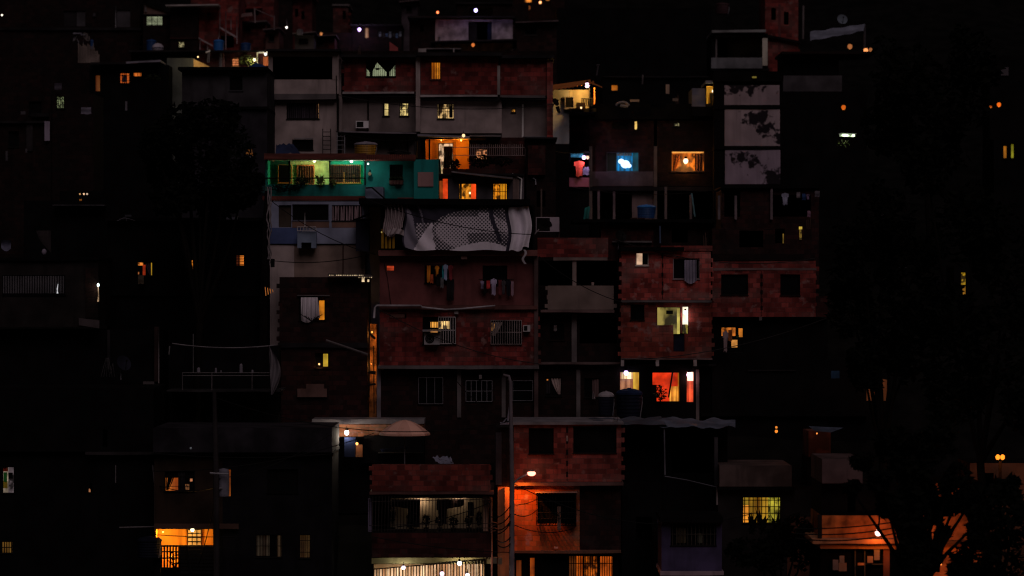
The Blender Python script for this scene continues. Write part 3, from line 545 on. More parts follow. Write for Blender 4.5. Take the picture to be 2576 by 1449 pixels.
bulb(1166, 341, 17.4, 'small orange lamp on the porch awning edge', 0, (1, .5, .2), .09, (1, .6, .3), 6); bulb(1160, 353, 19.3, 'amber bulb inside the orange porch', 20, (1, .42, .06), .05, (1, .5, .1), 4, rad=.06); bulb(1110, 353, 19.4, 'amber bulb near the porch doorway', 5, (1, .42, .08), .04, (1, .5, .1), 3)
plant(1145, 430, 17.6, 26, 30, 'bushy dark plant standing before the orange porch', LEAF_B, n=160, group='shrubs'); plant(1210, 424, 17.4, 70, 34, 'wide black shrub under the barred orange window', LEAF_B, n=360, group='shrubs'); plant(1262, 420, 17.4, 60, 26, 'low dark shrub along the terrace railing', LEAF_B, n=220, group='shrubs')
tank(888, 355, 949, 391, 18.2, YEL, 'mustard water tank with a pale domed lid on the tiled roof', M((.26, .23, .28)))
tarp('blue_tarp', M((.02, .03, .085)), 'crumpled blue tarp on the roof left of the mustard tank', 'tarp', [(695, 363), (738, 362), (756, 386), (693, 386)], 18.5, 17.6, .12)
b = MB(); b.pb(980, 382, 1030, 388, 18.4, .6); b.tube([P(975, 384, 18), P(1005, 379, 18), P(1034, 385, 18)], .05); b.solo('roof_junk', DMETAL, 'dark heap of scrap on the roof beside the ladder pipe', 'scrap'); plant(985, 388, 18.3, 18, 16, 'small dark plant on the roof behind the tiled eave', LEAF_B, n=60)

# ================================================================ green house
G = 14
h = House('green house with a lit porch under a red brown eave', G, 660, 1103, 5)
h.wall(668, 397, 918, 'g', TEAL, [(672, 402, 915, 464)], depth=5); h.alcove(673, 402, 914, 464, 2.0, EMER)
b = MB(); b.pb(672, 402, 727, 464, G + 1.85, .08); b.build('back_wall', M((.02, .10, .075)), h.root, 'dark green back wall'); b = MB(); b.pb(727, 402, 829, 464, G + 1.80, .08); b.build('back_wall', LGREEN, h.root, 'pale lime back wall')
b = MB(); b.q(P(664, 386, G + 1), P(921, 386, G + 1), P(921, 399, G - 1.0), P(664, 399, G - 1.0)); b.pb(664, 399, 921, 401, G - 1.0, .08); b.build('eave', TILE, h.root); b = MB(); b.pb(672, 401.2, 915, 402.3, G - .9, 1.2); b.build('soffit', M((.7, .6, .45)), h.root)
h.win(699, 414, 734, 460, BLACK, dy=1.65, frame=WOOD_O); h.win(745, 414, 791, 466, BLACK, dy=1.62, frame=WOOD_O, bars=(11, 0), barm=M((.2, .06, .03)), fw=3.2, sill=False, name='doorway'); h.win(830, 414, 907, 460, M((.09, .03, .02)), dy=1.72, frame=WOOD_O, bars=(15, 1), fw=2.2, extra=[('wooden_chair', 864, 434, 867, 458, WOOD_O), ('wooden_chair', 888, 436, 891, 458, WOOD_O)])
for x in (726, 828, 917): h.col(x, 400, x + 3.4, 466, DMETAL, .02, d=.1, name='post')
g = MB(); g.tube([P(668, 448, G - .05), P(918, 448, G - .05)], .035, 5); g.build('railing', DMETAL, h.root)
b = MB(); b.tube([P(893, 424, G + 1.7), P(906, 430, G + 1.7)], .02); b.build('bracket', DMETAL, h.root)
h.wall(919, 398, 1044, 'g', TEAL, [(980, 414, 1013, 462)], dy=.25); h.wall(1041, 401, 1103, 'g', M((.012, .23, .22), dirt=.15), dy=-.35)
b = MB(); b.q(P(919, 388, G + 1.4), P(1046, 390, G + 1.4), P(1046, 401, G - .4), P(919, 403, G - .4)); b.pb(919, 403, 1044, 405, G - .38, .08)
for k in range(24): b.tube([P(921 + 5.2 * k, 390, G + 1.2), P(921 + 5.2 * k, 402.5, G - .42)], .05, 5)
b.build('tiled_eave', TILE, h.root); h.win(980, 414, 1013, 462, BLACK, dy=.25, bars=(6, 1)); h.box('blank_panel', M((.36, .20, .20), dirt=.3), 1051, 433, 1090, 469, -.42, .05)
h.slab(662, 494, 926, 503, TILE, .55, name='tiled_canopy'); h.slab(690, 503.5, 926, 505.5, CONC_D, .6, name='gutter')
b = MB(); [b.tube([P(664 + 6 * k, 495, G + .3), P(664 + 6 * k, 503, G - .62)], .06, 5) for k in range(44)]; b.build('canopy_tiles', TILE, h.root)
h.slab(1000, 497, 1106, 500, MAROON, .1)
bulb(791, 404, G + .85, 'blazing warm bulb under the left of the green porch eave', 22, (1, .80, .36), .085, (1, .85, .55), 18, rad=.08); bulb(884, 405, G + .9, 'cold white bulb under the right of the green porch eave', 24, (.72, 1, .78), .085, (.85, .8, 1), 18, rad=.08); bulb(688, 403, G + .2, 'small unlit orange fitting at the porch end', 0, (1, .35, .1), .05, (1, .3, .1), .35)
bulb(930, 437, G - .05, 'round wall lamp on the teal wall right of the porch', 0, (.5, .4, .2), .09, (.4, .3, .15), .25, name='wall_lamp')
bulb(926, 412, G - .6, 'hidden green house lamp at the corner of the tiled eave', 7, (.9, 1, .85), .05, (.9, 1, .8), 3)
plant(757, 468, G - .15, 40, 22, 'dark leafy plant on the left of the porch railing', LEAF, n=130); plant(808, 470, G - .2, 40, 34, 'spiky palm like plant on the green porch railing', LEAF_L, n=160, spiky=True); plant(838, 470, G - .2, 16, 18, 'small flowering plant beside the middle porch post', LEAF_L, n=70); plant(715, 482, G - .25, 90, 18, 'creeper hanging over the teal parapet', LEAF_B, n=260, group='shrubs')
for k in range(4): plant(985 + 8 * k, 464, G + .0, 9, 9, ('flowerpot at the left end of the barred teal window', 'second flowerpot from the left on the teal window sill', 'third flowerpot from the left on the teal window sill', 'flowerpot at the right end of the barred teal window')[k], LEAF, pot=M((.12, .06, .05)), n=40, group='flowerpots on the teal window')
# grey house with three lit openings, right of the green house
h = House('small grey house with two yellow windows and a red doorway', 15, 1103, 1318, 4)
h.wall(1103, 442, 1318, 'g', M((.10, .085, .10)), [(1104, 446, 1128, 503), (1154, 461, 1199, 503), (1240, 461, 1276, 503)]); h.slab(1137, 432, 1290, 436, M((.2, .17, .18)), .9, tilt=-.35, name='awning'); h.slab(1100, 437, 1318, 442, CONC_B, .2)
h.win(1104, 446, 1128, 503, [(1104, 455, 1117, 503, LIT((.6, .10, .01), .5)), (1114, 450, 1128, 503, LIT((1, .07, .008), .95))], sill=False, frame=BRK_B, name='doorway'); h.win(1154, 461, 1199, 503, [(1154, 461, 1186, 503, LIT((1, .33, .02), .95, 'room', 1.2)), (1185, 461, 1199, 503, LIT((1, .08, .01), .95))], curt=[(1156, 462, 1162, 500, M((.3, .2, .05)))], extra=[('lamp_globe', 1180, 483, 1184, 488, LIT((1, .7, .3), 3, 'bulb'))]); h.win(1240, 461, 1276, 503, [(1240, 461, 1260, 503, LIT((1, .30, .012), .8, 'room', 1.6)), (1258, 461, 1276, 503, LIT((1, .40, .015), .9, 'folds'))], bars=(5, 1))
h.col(1290, 446, 1306, 503, M((.22, .15, .14)), .03); h.pipe([(1288, 437), (1312, 450), (1310, 503)], .05, WMETAL); b = MB(); b.pb(1100, 400, 1108, 500, 15.2, .3); b.build('door_post', BLACK, h.root); h.box('lit_slot', LIT((1, .65, .3), .7, 'room', 2), 1110, 415, 1114, 437, -.02, .05)
h = House('narrow brick house squeezed right of the orange porch', 18, 1320, 1400, 4); h.wall(1324, 350, 1398, 'g', BRK_B, [(1350, 480, 1372, 520)]); h.wall(1328, 366, 1372, 440, BRK_D, dy=-.3, depth=1); h.slab(1320, 346, 1402, 350, CONC_B, .4); h.pipe([(1340, 448), (1347, 452), (1348, 465)], .04, GMETAL)
h.col(1360, 475, 1364, 560, M((.14, .1, .09)), .1)

# ================================================================ right hand upper group
h = House('pale house with a yellow lit porch under wooden rafters', 34, 1388, 1515, 4)
h.wall(1388, 226, 1432, 362, M((.30, .30, .32)), dy=.3); h.wall(1388, 362.5, 1432, 'g', BLACK, dy=.3); h.wall(1432.5, 226, 1482, 272, M((.36, .32, .24)), dy=.3); h.slab(1432.5, 272.3, 1500, 282, BLACK, .1); h.win(1421, 243, 1444, 272, BLACK, dy=.0, frame=M((.25, .22, .25))); b = MB()
b.q(P(1386, 226, 33), P(1440, 219, 33), P(1486, 208, 33), P(1486, 200, 36), P(1386, 214, 36)); [b.tube([P(1392 + 10 * k, 226 - 1.5 * k, 32.6), P(1392 + 10 * k, 220 - 1.5 * k, 36)], .06, 5) for k in range(11)]; b.build('rafters', WOOD_O, h.root)
b = MB(); b.q(P(1480, 207, 33), P(1515, 221, 33), P(1515, 218, 36), P(1480, 203, 36)); b.build('roof', WOOD_O, h.root); h.col(1481, 220, 1484, 270, DMETAL, .6, name='post'); h.col(1494, 220, 1497, 262, WOOD_O, .4, name='post'); g = MB(); [g.tube([P(1464 + 4 * k, 247, 33.2), P(1464 + 4 * k, 268, 33.2)], .03, 4) for k in range(8)]; g.tube([P(1462, 248, 33.2), P(1494, 248, 33.2)], .03, 4); g.build('railing', DMETAL, h.root); h.box('bench', BRK_B, 1450, 258, 1472, 272, -.9, .5)
bulb(1477, 214, 32.9, 'round violet rimmed porch lamp under the wooden rafters', 150, (1, .55, .13), .14, (1, .62, .9), 12, rad=.15); bulb(1462, 271, 32.5, 'tiny warm lamp on the porch bench', 0, (1, .6, .3), .06, (1, .6, .3), 2)
b = MB(); b.tube([P(1501, 190, 36), P(1505, 163, 36)], .05); b.tube([P(1500, 164, 36), P(1509, 163, 36)], .05); b.solo('rooftop_antenna', GREYD, 'thin T shaped antenna on the roof right of the rafters', 'antenna')
h = House('dark brick block with a blue glowing window and an orange window', 38, 1435, 1812, 6)
h.wall(1435, 290, 1482, 385, BRK_B); h.wall(1483, 300, 1645, 470, BRK_K, [(1526, 383, 1607, 432), (1595, 304, 1604, 327), (1540, 306, 1580, 322)], teeth=''); h.wall(1653, 300, 1800, 470, BRK_B, [(1689, 380, 1772, 431), (1694, 308, 1710, 318)]); h.slab(1430, 262, 1812, 300, BLACK, .3, name='roof'); h.slab(1484, 470, 1806, 480, CONC_B, .15)
h.wall(1484, 431.5, 1644, 468, M((.11, .075, .08)), dy=-.05, depth=.1, name='parapet'); h.wall(1654, 440, 1800, 468, BRK_B, dy=-.05, depth=.1, name='parapet')
wn = h.win(1526, 383, 1607, 432, [(1526, 383, 1552, 432, M((.04, .04, .03))), (1551, 384, 1592, 430, LIT((.0, .26, .70), .9, 'folds')), (1591, 383, 1607, 432, LIT((.004, .06, .09), .8))], frame=M((.10, .085, .09)), curt=[(1551, 383, 1590, 392, M((.3, .32, .3)))]); b = MB(); b.ball(P(1573, 413, 37.6), .29, 10, .85); b.ball(P(1563, 406, 37.7), .20, 8, .8); b.ball(P(1582, 417, 37.7), .16, 8, .8); b.build('screen_glow', LIT((.42, .66, 1), 2.6, 'bulb'), wn)
b.v = []; wn2 = h.win(1689, 380, 1772, 431, LIT((1, .20, .01), .85, 'room', .8), frame=M((.07, .05, .05)), curt=[(1692, 388, 1712, 431, M((.25, .08, .02)), 'left'), (1748, 386, 1768, 431, M((.12, .05, .03)))], extra=[('curtain_rail', 1690, 380, 1770, 385, LIT((1, .4, .08), .9))]); bulb(1725, 405, 37.7, 'round lamp glowing in the orange window', 30, (1, .36, .06), .15, (1, .75, .45), 9)  # strip above the curtains glows, lamp light put in as emission
h.win(1595, 304, 1604, 327, LIT((1, .62, .16), .9, 'plain', 2)); h.win(1694, 308, 1710, 318, LIT((.7, .6, .3), .35, 'room', 2)); h.win(1540, 306, 1580, 322, CONC_B)
for x, wd in ((1482, 8), (1645, 8), (1798, 8)): h.col(x, 368, x + wd, 552, M((.14, .11, .105)), .12)
for x, yy in ((1503, 480), (1542, 482), (1672, 470), (1735, 490), (1480, 490)): h.col(x, yy, x + 6, 552, M((.16, .12, .125)), .3)
h.wall(1590, 480.5, 1652, 552, M((.17, .12, .12)), dy=.3, depth=.5, name='back_wall'); h.wall(1484, 480.5, 1812, 'g', BLACK, dy=2.0, depth=4); h.wall(1820, 475, 1875, 545, BRK_D, dy=.5, depth=.8); b = MB(); b.tube([P(1740, 486, 37.5), P(1748, 545, 37.5)], .05); b.build('water_pipe', M((.12, .25, .3)), h.root)
h2 = House('open balcony hung with coloured cloths beside the dark brick block', 37, 1418, 1483, 3); h2.wall(1418, 385, 1482, 447, BLACK, [(1436, 388, 1481, 446)]); h2.wall(1418, 447, 1482, 470, M((.30, .10, .12)), dy=-.25, name='parapet'); h2.slab(1416, 380, 1484, 385, CONC_B); h2.wall(1418, 470, 1482, 'g', BLACK)
garment(1436, 385, 1470, 396, 36.5, M((.03, .28, .28)), 'strip of turquoise cloth under the balcony roof', 'towel'); garment(1444, 404, 1470, 444, 36.6, M((.75, .10, .04)), 'bright red orange cloth swinging in the balcony', 'shirt'); garment(1466, 420, 1482, 440, 36.8, M((.2, .2, .28)), 'grey cloth right of the red one in the balcony', 'towel'); garment(1410, 412, 1420, 446, 36.4, M((.18, .2, .28)), 'pale narrow cloth left of the dark balcony', 'towel')
bulb(1469, 396, 36.2, 'large violet lamp on the balcony with red cloth', 16, (.8, .5, 1), .12, (.8, .45, 1), 12); bulb(1478, 396, 36.2, 'small pink lamp next to the large violet balcony lamp', 4, (1, .5, .4), .10, (1, .5, .35), 6)
tank(1603, 514, 1652, 549, 35, TBLUE_D, 'wide blue water tank under the dark brick block', TBLUE)
b = MB(); b.sheet(lambda u, v: P(1467 + 14 * u + 4 * (1 - v), 519 + 30 * v + 6 * abs(u - .7), 35 + .1 * math.sin(u * 6)), 6, 8, double=.06); b.solo('hanging_sheet', M((.03, .24, .24)), 'turquoise sheet hanging beside the concrete post', 'sheet')
for k, (xa, ya, xb, yb, lb) in enumerate(((1585, 250, 1608, 256, 'pale pipe end lying on the dark roof'), (1675, 212, 1684, 236, 'pale upright board on the dark roof'), (1692, 247, 1706, 254, 'pinkish board edge on the dark roof'))): b = MB(); b.pb(xa, ya, xb, yb, 36, .12); b.solo('board', M((.22, .17, .17)), lb, 'board', 'boards on the dark roof')
b = MB(); b.tube([P(1558 + 16 * math.cos(t / 8 * math.pi) + 8, 266 - 9 * math.sin(t / 8 * math.pi), 36) for t in range(9)], .08); b.tube([P(1560, 266, 36), P(1580, 268, 36)], .1); b.solo('cable_coil', M((.12, .12, .17)), 'coiled pale hose lying on the dark roof', 'hose')
b = MB(); b.tube([P(1617, 188, 40), P(1616, 212, 40)], .06); b.solo('pole', CONC_D, 'short pale stick rising above the dark roof', 'pole', 'poles'); 
b = MB(); b.pb(1538, 214, 1554, 228, 44, .1); h = House('far dark house with one small orange window', 44, 1515, 1800); h.wall(1515, 195, 1800, 'g', BLACK, [(1537, 213, 1555, 229)]); h.win(1537, 213, 1555, 229, LIT((1, .26, .02), .45)); h.slab(1515, 192, 1800, 195, CONC_B)
h = House('narrow stair house with a yellow lit doorway', 37, 1738, 1808, 4); h.wall(1741, 222, 1775, 268, M((.17, .16, .20)), dy=.1); h.wall(1741, 268.5, 1775, 292, BLACK, dy=.1); h.wall(1775.3, 205, 1808, 292, BLACK, [(1777, 216, 1804, 268)]); h.alcove(1777, 216, 1804, 268, 1.2, M((.75, .52, .1))); h.slab(1774, 204, 1806, 211, M((.2, .2, .26)), .5); h.box('door', BLACK, 1786, 234, 1796, 268, .9, .08); bulb(1794, 229, 37.3, 'glowing bulb in the narrow yellow doorway', 14, (1, .7, .3), .08, (1, .8, .6), 8)
h = House('tall tower of three pale stained wall panels between dark beams', 36, 1796, 1968, 6)
h.wall(1818, 205, 1966, 'g', BLACK, dy=.1)
def blot(b, x, y, rx, ry, Y, seed, ang=0):
    rnd = random.Random(seed); n = 18; c = P(x, y, Y); k = S(Y); pts = []
    for i in range(n):
        t = 2 * math.pi * i / n; rr = 1 + rnd.uniform(-.45, .35); u, v = rx * rr * math.cos(t), ry * rr * math.sin(t); pts.append(c + Vector(((u * math.cos(ang) - v * math.sin(ang)) * k, 0, (u * math.sin(ang) + v * math.cos(ang)) * k)))
    for i in range(n): b.q(c, pts[i], pts[(i + 1) % n])
def PANEL(col, spots):                                 # damp, mouldy plaster: soft dark blotches of the wall itself
    m, nt, bs = new_mat('mouldy_plaster'); p = wpos(nt); c = mix(nt, nz(nt, p, .7, 6), tuple(x * .72 for x in col), col); c = mix(nt, nz(nt, wpos(nt, 2.5, 1, .15), 1, 4, .5, .8), c, tuple(x * .6 for x in col))
    for (x, y, r, k) in spots:
        q = P(x, y, 36); vm = N(nt, 'ShaderNodeVectorMath', operation='DISTANCE'); nt.links.new(wpos(nt, 1 / k, 0, 1), vm.inputs[0]); vm.inputs[1].default_value = (q.x / k, 0, q.z)
        n = N(nt, 'ShaderNodeTexNoise'); n.inputs['Scale'].default_value = 2.6; n.inputs['Detail'].default_value = 3; nt.links.new(p, n.inputs['Vector'])
        mu = N(nt, 'ShaderNodeMath', operation='MULTIPLY_ADD'); nt.links.new(vm.outputs['Value'], mu.inputs[0]); mu.inputs[1].default_value = -.34 / r; nt.links.new(n.outputs[0], mu.inputs[2])
        mr = N(nt, 'ShaderNodeMapRange'); mr.interpolation_type = 'SMOOTHSTEP'; mr.inputs[1].default_value = .19; mr.inputs[2].default_value = .33; nt.links.new(mu.outputs[0], mr.inputs[0]); c = mix(nt, mr.outputs[0], c, (.018, .014, .02))
    nt.links.new(c, bs.inputs['Base Color']); bs.inputs['Roughness'].default_value = .9; bs.inputs['Specular IOR Level'].default_value = .1; return m
for k, (ya, yb, col, sp_) in enumerate(((214, 264, (.34, .265, .31), [(1885, 232, .45, .6), (1830, 208, .9, 3)]), (275, 367, (.38, .30, .35), [(1908, 302, .75, 1.4), (1926, 328, .6, .8), (1958, 340, .6, .7)]), (377, 463, (.33, .26, .35), [(1862, 400, .55, 1.5), (1892, 410, .5, 1), (1950, 470, 1.4, 1)]))): h.wall(1822 + k, ya, 1961 + k, yb, PANEL(col, sp_), dy=-.1, depth=.15, name='wall_panel')
h.slab(1796, 264.5, 1966, 274.5, BLACK, .14); h.slab(1796, 367.5, 1968, 376.5, BLACK, .14); h.col(1796, 196, 1820, 'g', BLACK, .05, d=1); h.slab(1794, 180, 1970, 205, BLACK, .2, name='roof'); h.slab(1815, 463.5, 1972, 472, BLACK, .14)
b = MB(); b.pb(1893, 192, 1903, 196, 35.6, .2); b.build('lit_notch', LIT((.8, .6, .1), .2), h.root)
h = House('dim brick house with pale posts below the panelled tower', 30, 1812, 2070, 5); h.wall(1815, 474, 2060, 'g', BRK_K, [(1822, 480, 1862, 545), (1944, 490, 2040, 545)]); h.slab(1812, 470, 2062, 474, BLACK, .3)
for x in (1806, 1848, 1938): h.col(x, 492 - (x > 1900) * 20, x + 6, 552, M((.17, .13, .15)), .25)
for k, (xa, ya, xb, yb, m, lb) in enumerate(((1966, 485, 1984, 515, M((.30, .30, .42)), 'pale lilac cloth on the line right of the posts'), (2004, 483, 2013, 498, M((.2, .17, .2)), 'small grey cloth on the dim line'), (2018, 487, 2027, 503, M((.03, .08, .25)), 'blue cloth on the dim line'), (2028, 488, 2037, 502, M((.3, .2, .36)), 'mauve cloth on the dim line'), (2031, 530, 2039, 545, M((.3, .16, .24)), 'pink cloth hanging lowest on the right'), (2050, 480, 2062, 495, M((.14, .12, .15)), 'grey cloth at the far end of the dim line'))): garment(xa, ya, xb, yb, 29.3, m, lb, 'shirt' if k in (0, 3) else 'towel')

# ================================================================ middle row
Bm = 8
h = House('blue house with a pink curtained window and a tan plaster base', 11, 675, 928, 5)
h.wall(679, 507, 925, 573, LBLUE, [(701, 516, 733, 572), (735, 514, 827, 555), (835, 516, 912, 556)]); h.box('brown_panel', M((.06, .045, .035)), 702, 516, 733, 572, .14, .05); h.box('brick_band', M((.22, .12, .09)), 735, 556, 828, 572.6, -.03, .04); h.box('brick_band', M((.24, .13, .10)), 835, 557, 896, 572.6, -.03, .04)
h.wall(679, 573.2, 760, 613, M((.07, .10, .24), dirt=.4), dy=-.1); h.wall(760.3, 573.2, 897, 613, LBLUE, dy=-.1); h.wall(679, 616, 740, 'g', M((.50, .40, .40), dirt=.25)); h.wall(740.3, 616, 918, 'g', TANW, dy=.015); h.slab(679, 613.4, 900, 615.8, CONC_B, .05); h.pipe([(863, 617), (863, 688)], .03, BRK_D, .05)
wn = h.win(835, 516, 912, 556, BLACK, curt=[(836, 518, 911, 555, CLOTH_P, 'full', .09)], frame=CONC_B); h.win(735, 514, 827, 555, BLACK, frame=M((.1, .1, .14))); h.pipe([(767, 535), (767, 572)], .02, WMETAL)
o = thing('bracket_box', 'white wire basket above a pale blue box on the blue house wall', 'wall box', P(771, 626, 10.5)); g = MB()
for yy in (571, 581): [g.tube([P(748, yy, Yq), P(795, yy, Yq)], .02, 4) for Yq in (10.1, 10.8)]
for k in range(7): g.tube([P(748 + 7.8 * k, 571, 10.1), P(748 + 7.8 * k, 581, 10.1)], .02, 4)
g.build('wire_basket', M((.55, .5, .52)), o); b = MB(); b.pb(748, 583, 795, 610, 10.2, .6); b.pb(748, 610, 758, 624, 10.2, .6); b.pb(783, 610, 795, 624, 10.2, .6); b.build('box_body', M((.20, .25, .36), dirt=.4), o); b = MB(); b.pb(758, 610, 783, 626, 10.4, .3); b.build('opening', BLACK, o)
o = thing('hanging_bin', 'dark navy container hanging at the right end of the blue house', 'container', P(912, 632, 9.6)); b = MB(); b.pb(895, 553, 928, 632, 9.3, .9); b.build('body', M((.02, .02, .035)), o); b = MB(); b.q(P(886, 553, 9.1), P(930, 536, 9.1), P(930, 541, 10.4), P(886, 557, 10.4)); b.pb(888, 550, 932, 553.5, 9.2, 1.1); b.build('cover', BLACK, o)
h = House('thin white stair house between the green and blue houses', 12.5, 918, 965, 2); h.wall(919, 470, 964, 'g', M((.22, .25, .36))); g = MB(); g.tube([P(920, 473, 12.2), P(936, 472, 12.2), P(968, 500, 12.2)], .05); g.tube([P(920, 512, 12.2), P(960, 506, 12.2)], .06); g.build('handrail', DMETAL, h.root)
plant(930, 520, 11.5, 46, 26, 'dark fern overhanging the white stair', LEAF_B, n=160, group='shrubs', spiky=True)
o = thing('bare_trunk', 'old trunk wrapped in pale cables left of the blue house', 'tree trunk', P(668, 700, 9)); b = MB(); b.tube([P(660, 1000, 9), P(664, 750, 9), P(668, 600, 9), P(672, 480, 9)], [.3, .26, .2, .12], 8); b.build('trunk', BARK, o); b = MB(); rr = random.Random(3)
for s in range(3): b.tube([P(674 + 3 * s + rr.uniform(-3, 3), 470 + 14 * k, 8.7) for k in range(14)], .035, 5)
b.build('wrapped_cable', M((.3, .26, .28)), o)
o = thing('camera_bracket', 'pipe bracket with a dark camera left of the tan wall', 'camera', P(678, 690, 9.4)); b = MB(); b.tube([P(669, 690, 9.2), P(670, 672, 9.2), P(681, 657, 9.2)], .07); b.build('arm', M((.4, .36, .38)), o); b = MB(); b.pb(681, 651, 690, 672, 9.1, .3); b.build('housing', DMETAL, o)
# brick house with white curtain
h = House('dark brick house with a white curtain blowing from its window', 9, 700, 944, 5, name='brick_house')
h.wall(703, 697, 925, 862, BRK_K, [(752, 746, 818, 806)], teeth='l'); h.slab(700, 862, 926, 874, CONC_B, .15); h.wall(703, 874.5, 925, 'g', BRK_K, [(792, 888, 830, 926)]); h.slab(748, 742, 830, 745, CONC_D, .12, name='lintel', depth=.3)
h.win(752, 746, 818, 806, [(752, 746, 805, 806, BLACK), (803, 756, 816, 806, LIT((1, .30, .012), .65))], frame=BRK_B); wn = h.win(792, 888, 830, 926, [(792, 888, 830, 926, BLACK), (813, 890, 825, 922, LIT((.8, .5, .04), .6, 'plain'))], frame=BRK_B)
b = MB()
def cf(u, v): p = P(757 + 42 * u + 6 * v * u, 748 + (58 + 6 * math.sin(u * 5)) * v, 8.85 - .35 * v * (1 - v) * 2); p.y += .07 * math.sin(u * 26 + v * 2) ; return p
b.sheet(cf, 36, 12, double=.015); b.solo('blowing_curtain', CLOTH_W, 'white curtain blowing out of the dark brick window', 'curtain', smooth=True)
g = MB(); [g.tube([P(757 + 9 * k, 800 - abs(k - 3) * 3, 8.5), P(790 - 2 * k, 812, 8.5)], .02, 4) for k in range(7)]; g.solo('drying_rack', DMETAL, 'spider shaped drying rack under the white curtain', 'drying rack')
bulb(803, 916, 8.9, 'warm glow lamp in the low yellow window', 1.5, (1, .5, .2), .05, (1, .5, .2), 2)
b = MB(); a = P(820, 856, 8.3); c = P(926, 892, 8.3); b.tube([a, a.lerp(c, .5), c], .07, 6); b.solo('fallen_beam', CONC_D, 'long beam sloping across the dark brick front', 'beam'); b = MB(); b.pb(748, 978, 822, 999, 8.8, .25); b.pb(770, 966, 815, 978, 8.85, .2); b.solo('rubble_ledge', M((.14, .075, .065)), 'crumbling pale brick ledge under the yellow window', 'ledge')
tarp('corrugated_roof', M((.1, .08, .08)), 'corrugated roof edge with light leaking beneath it', 'roof', [(826, 688), (936, 690), (938, 697), (824, 695)], 10.5, 8.3, .02); b = MB(); [b.pb(828 + 4.4 * k, 691.5, 830.6 + 4.4 * k, 693.6, 8.9, .05) for k in range(20)]; [b.pb(902 + 4.4 * k, 695, 904.8 + 4.4 * k, 699, 8.88, .04) for k in range(8)]; b.pb(910, 700, 917, 709, 8.86, .04); b.pb(924, 703, 929, 709, 8.86, .04); b.solo('lit_gap', LIT((1, .72, .42), .9, 'room', 2), 'row of light chinks under the corrugated roof', 'light gap')
# alley lit orange
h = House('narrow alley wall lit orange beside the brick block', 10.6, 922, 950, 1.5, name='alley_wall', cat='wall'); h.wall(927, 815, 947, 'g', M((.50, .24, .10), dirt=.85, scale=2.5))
b = MB(); b.tube([P(929, 770, 8.8), P(928, 1000, 8.8)], .05); b.tube([P(929, 838, 8.8), P(944, 852, 8.7)], .06); b.tube([P(926, 935, 8.8), P(945, 938, 8.8)], .10); b.tube([P(926, 968, 8.8), P(945, 966, 8.8)], .06); b.tube([P(940, 870, 8.7), P(941, 1040, 8.7)], .03); b.solo('drain_pipe', DMETAL, 'dark pipes crossing the narrow orange alley', 'pipe'); bulb(936, 835, 9.7, 'hidden amber lamp high in the narrow alley', 14, (1, .38, .06), .05, (1, .4, .08), 1.5); bulb(934, 915, 9.7, 'hidden amber lamp lower in the narrow alley', 12, (1, .38, .06), .04, (1, .4, .08), 1.5)
# central brick block
h = House('large red brick block with a halftone banner on its top floor', Bm, 945, 1356, 6, name='brick_house')
h.wall(957, 516, 1345, 628, BLACK, [(968, 520, 1340, 626)], depth=5); h.slab(905, 500, 1333, 515, BLACK, .9, name='roof', tilt=-.05); h.slab(952, 629, 1352, 644, M((.17, .06, .055)), .25, name='floor_slab')
h.wall(955, 645, 1352, 768, MAROON, [(972, 668, 992, 681), (1068, 668, 1126, 712), (1214, 668, 1276, 716)], dy=.35); h.slab(955, 768.5, 1352, 778, M((.13, .05, .045)), .12); h.wall(955, 778.5, 1352, 919, BRK_M, [(980, 789, 1022, 801), (1063, 797, 1147, 866), (1235, 806, 1312, 866)], dy=.12, teeth='r'); h.slab(950, 919.5, 1356, 928, CONC_D, .2); h.wall(950, 929, 1353, 'g', BR((.028, .009, .008)), [(1053, 950, 1114, 1016), (1172, 958, 1238, 1010), (1290, 958, 1340, 1008)], dy=.5)
for x in (948, 1150, 1262): h.col(x, 930, x + 10, 1050, CONC_D if x > 1000 else M((.22, .19, .22)), -.4)
h.col(1344, 645, 1354, 1060, M((.10, .06, .06)), .0); h.col(1160, 644.5, 1175, 652, PINK, .2, d=.5, name='beam_end'); h.col(1205, 943, 1212, 953, CONC_D, .1, name='beam_end'); h.col(1143, 779, 1153, 790, CONC, .25, name='beam_end')
wn = h.win(972, 668, 992, 681, LIT((1, .10, .03), .9), dy=.35, sill=False, fw=1); b = MB(); [b.pb(972, 671 + 3.4 * k, 992, 672.2 + 3.4 * k, Bm + .36, .1) for k in range(3)]; b.build('louvres', DMETAL, wn)
h.win(1068, 668, 1126, 712, BLACK, dy=.35, frame=BRK_B); h.win(1214, 668, 1276, 716, BLACK, dy=.35, frame=BRK_B); wn = h.win(980, 789, 1022, 801, BRK_B, dy=.12, sill=False, frame=BRK_B); b = MB(); [b.pb(981, 791 + 2.6 * k, 1018, 792.4 + 2.6 * k, Bm + .18, .06) for k in range(4)]; b.build('louvres', M((.3, .14, .12)), wn)
wn = h.win(1063, 797, 1147, 866, [(1063, 797, 1147, 866, BLACK), (1083, 810, 1104, 824, LIT((1, .42, .06), .9, 'plain')), (1103, 808, 1130, 827, LIT((1, .62, .22), 1.1, 'room', 1.6)), (1083, 833, 1101, 836, LIT((1, .4, .1), .8))], dy=.12)
g = MB(); gm = M((.55, .50, .52))
for k in range(8): g.tube([P(1103 + 6.1 * k, 798, Bm - .15), P(1103 + 6.1 * k, 865, Bm - .15)], .02, 4)
for yy in (798, 831, 865): g.tube([P(1103, yy, Bm - .15), P(1146, yy, Bm - .15)], .024, 4)
g.build('grille', gm, wn); g = MB(); [g.tube([P(1085 + 7 * k, 809, Bm + .05), P(1085 + 7 * k, 825, Bm + .05)], .02, 4) for k in range(4)]; g.build('inner_bars', DMETAL, wn)
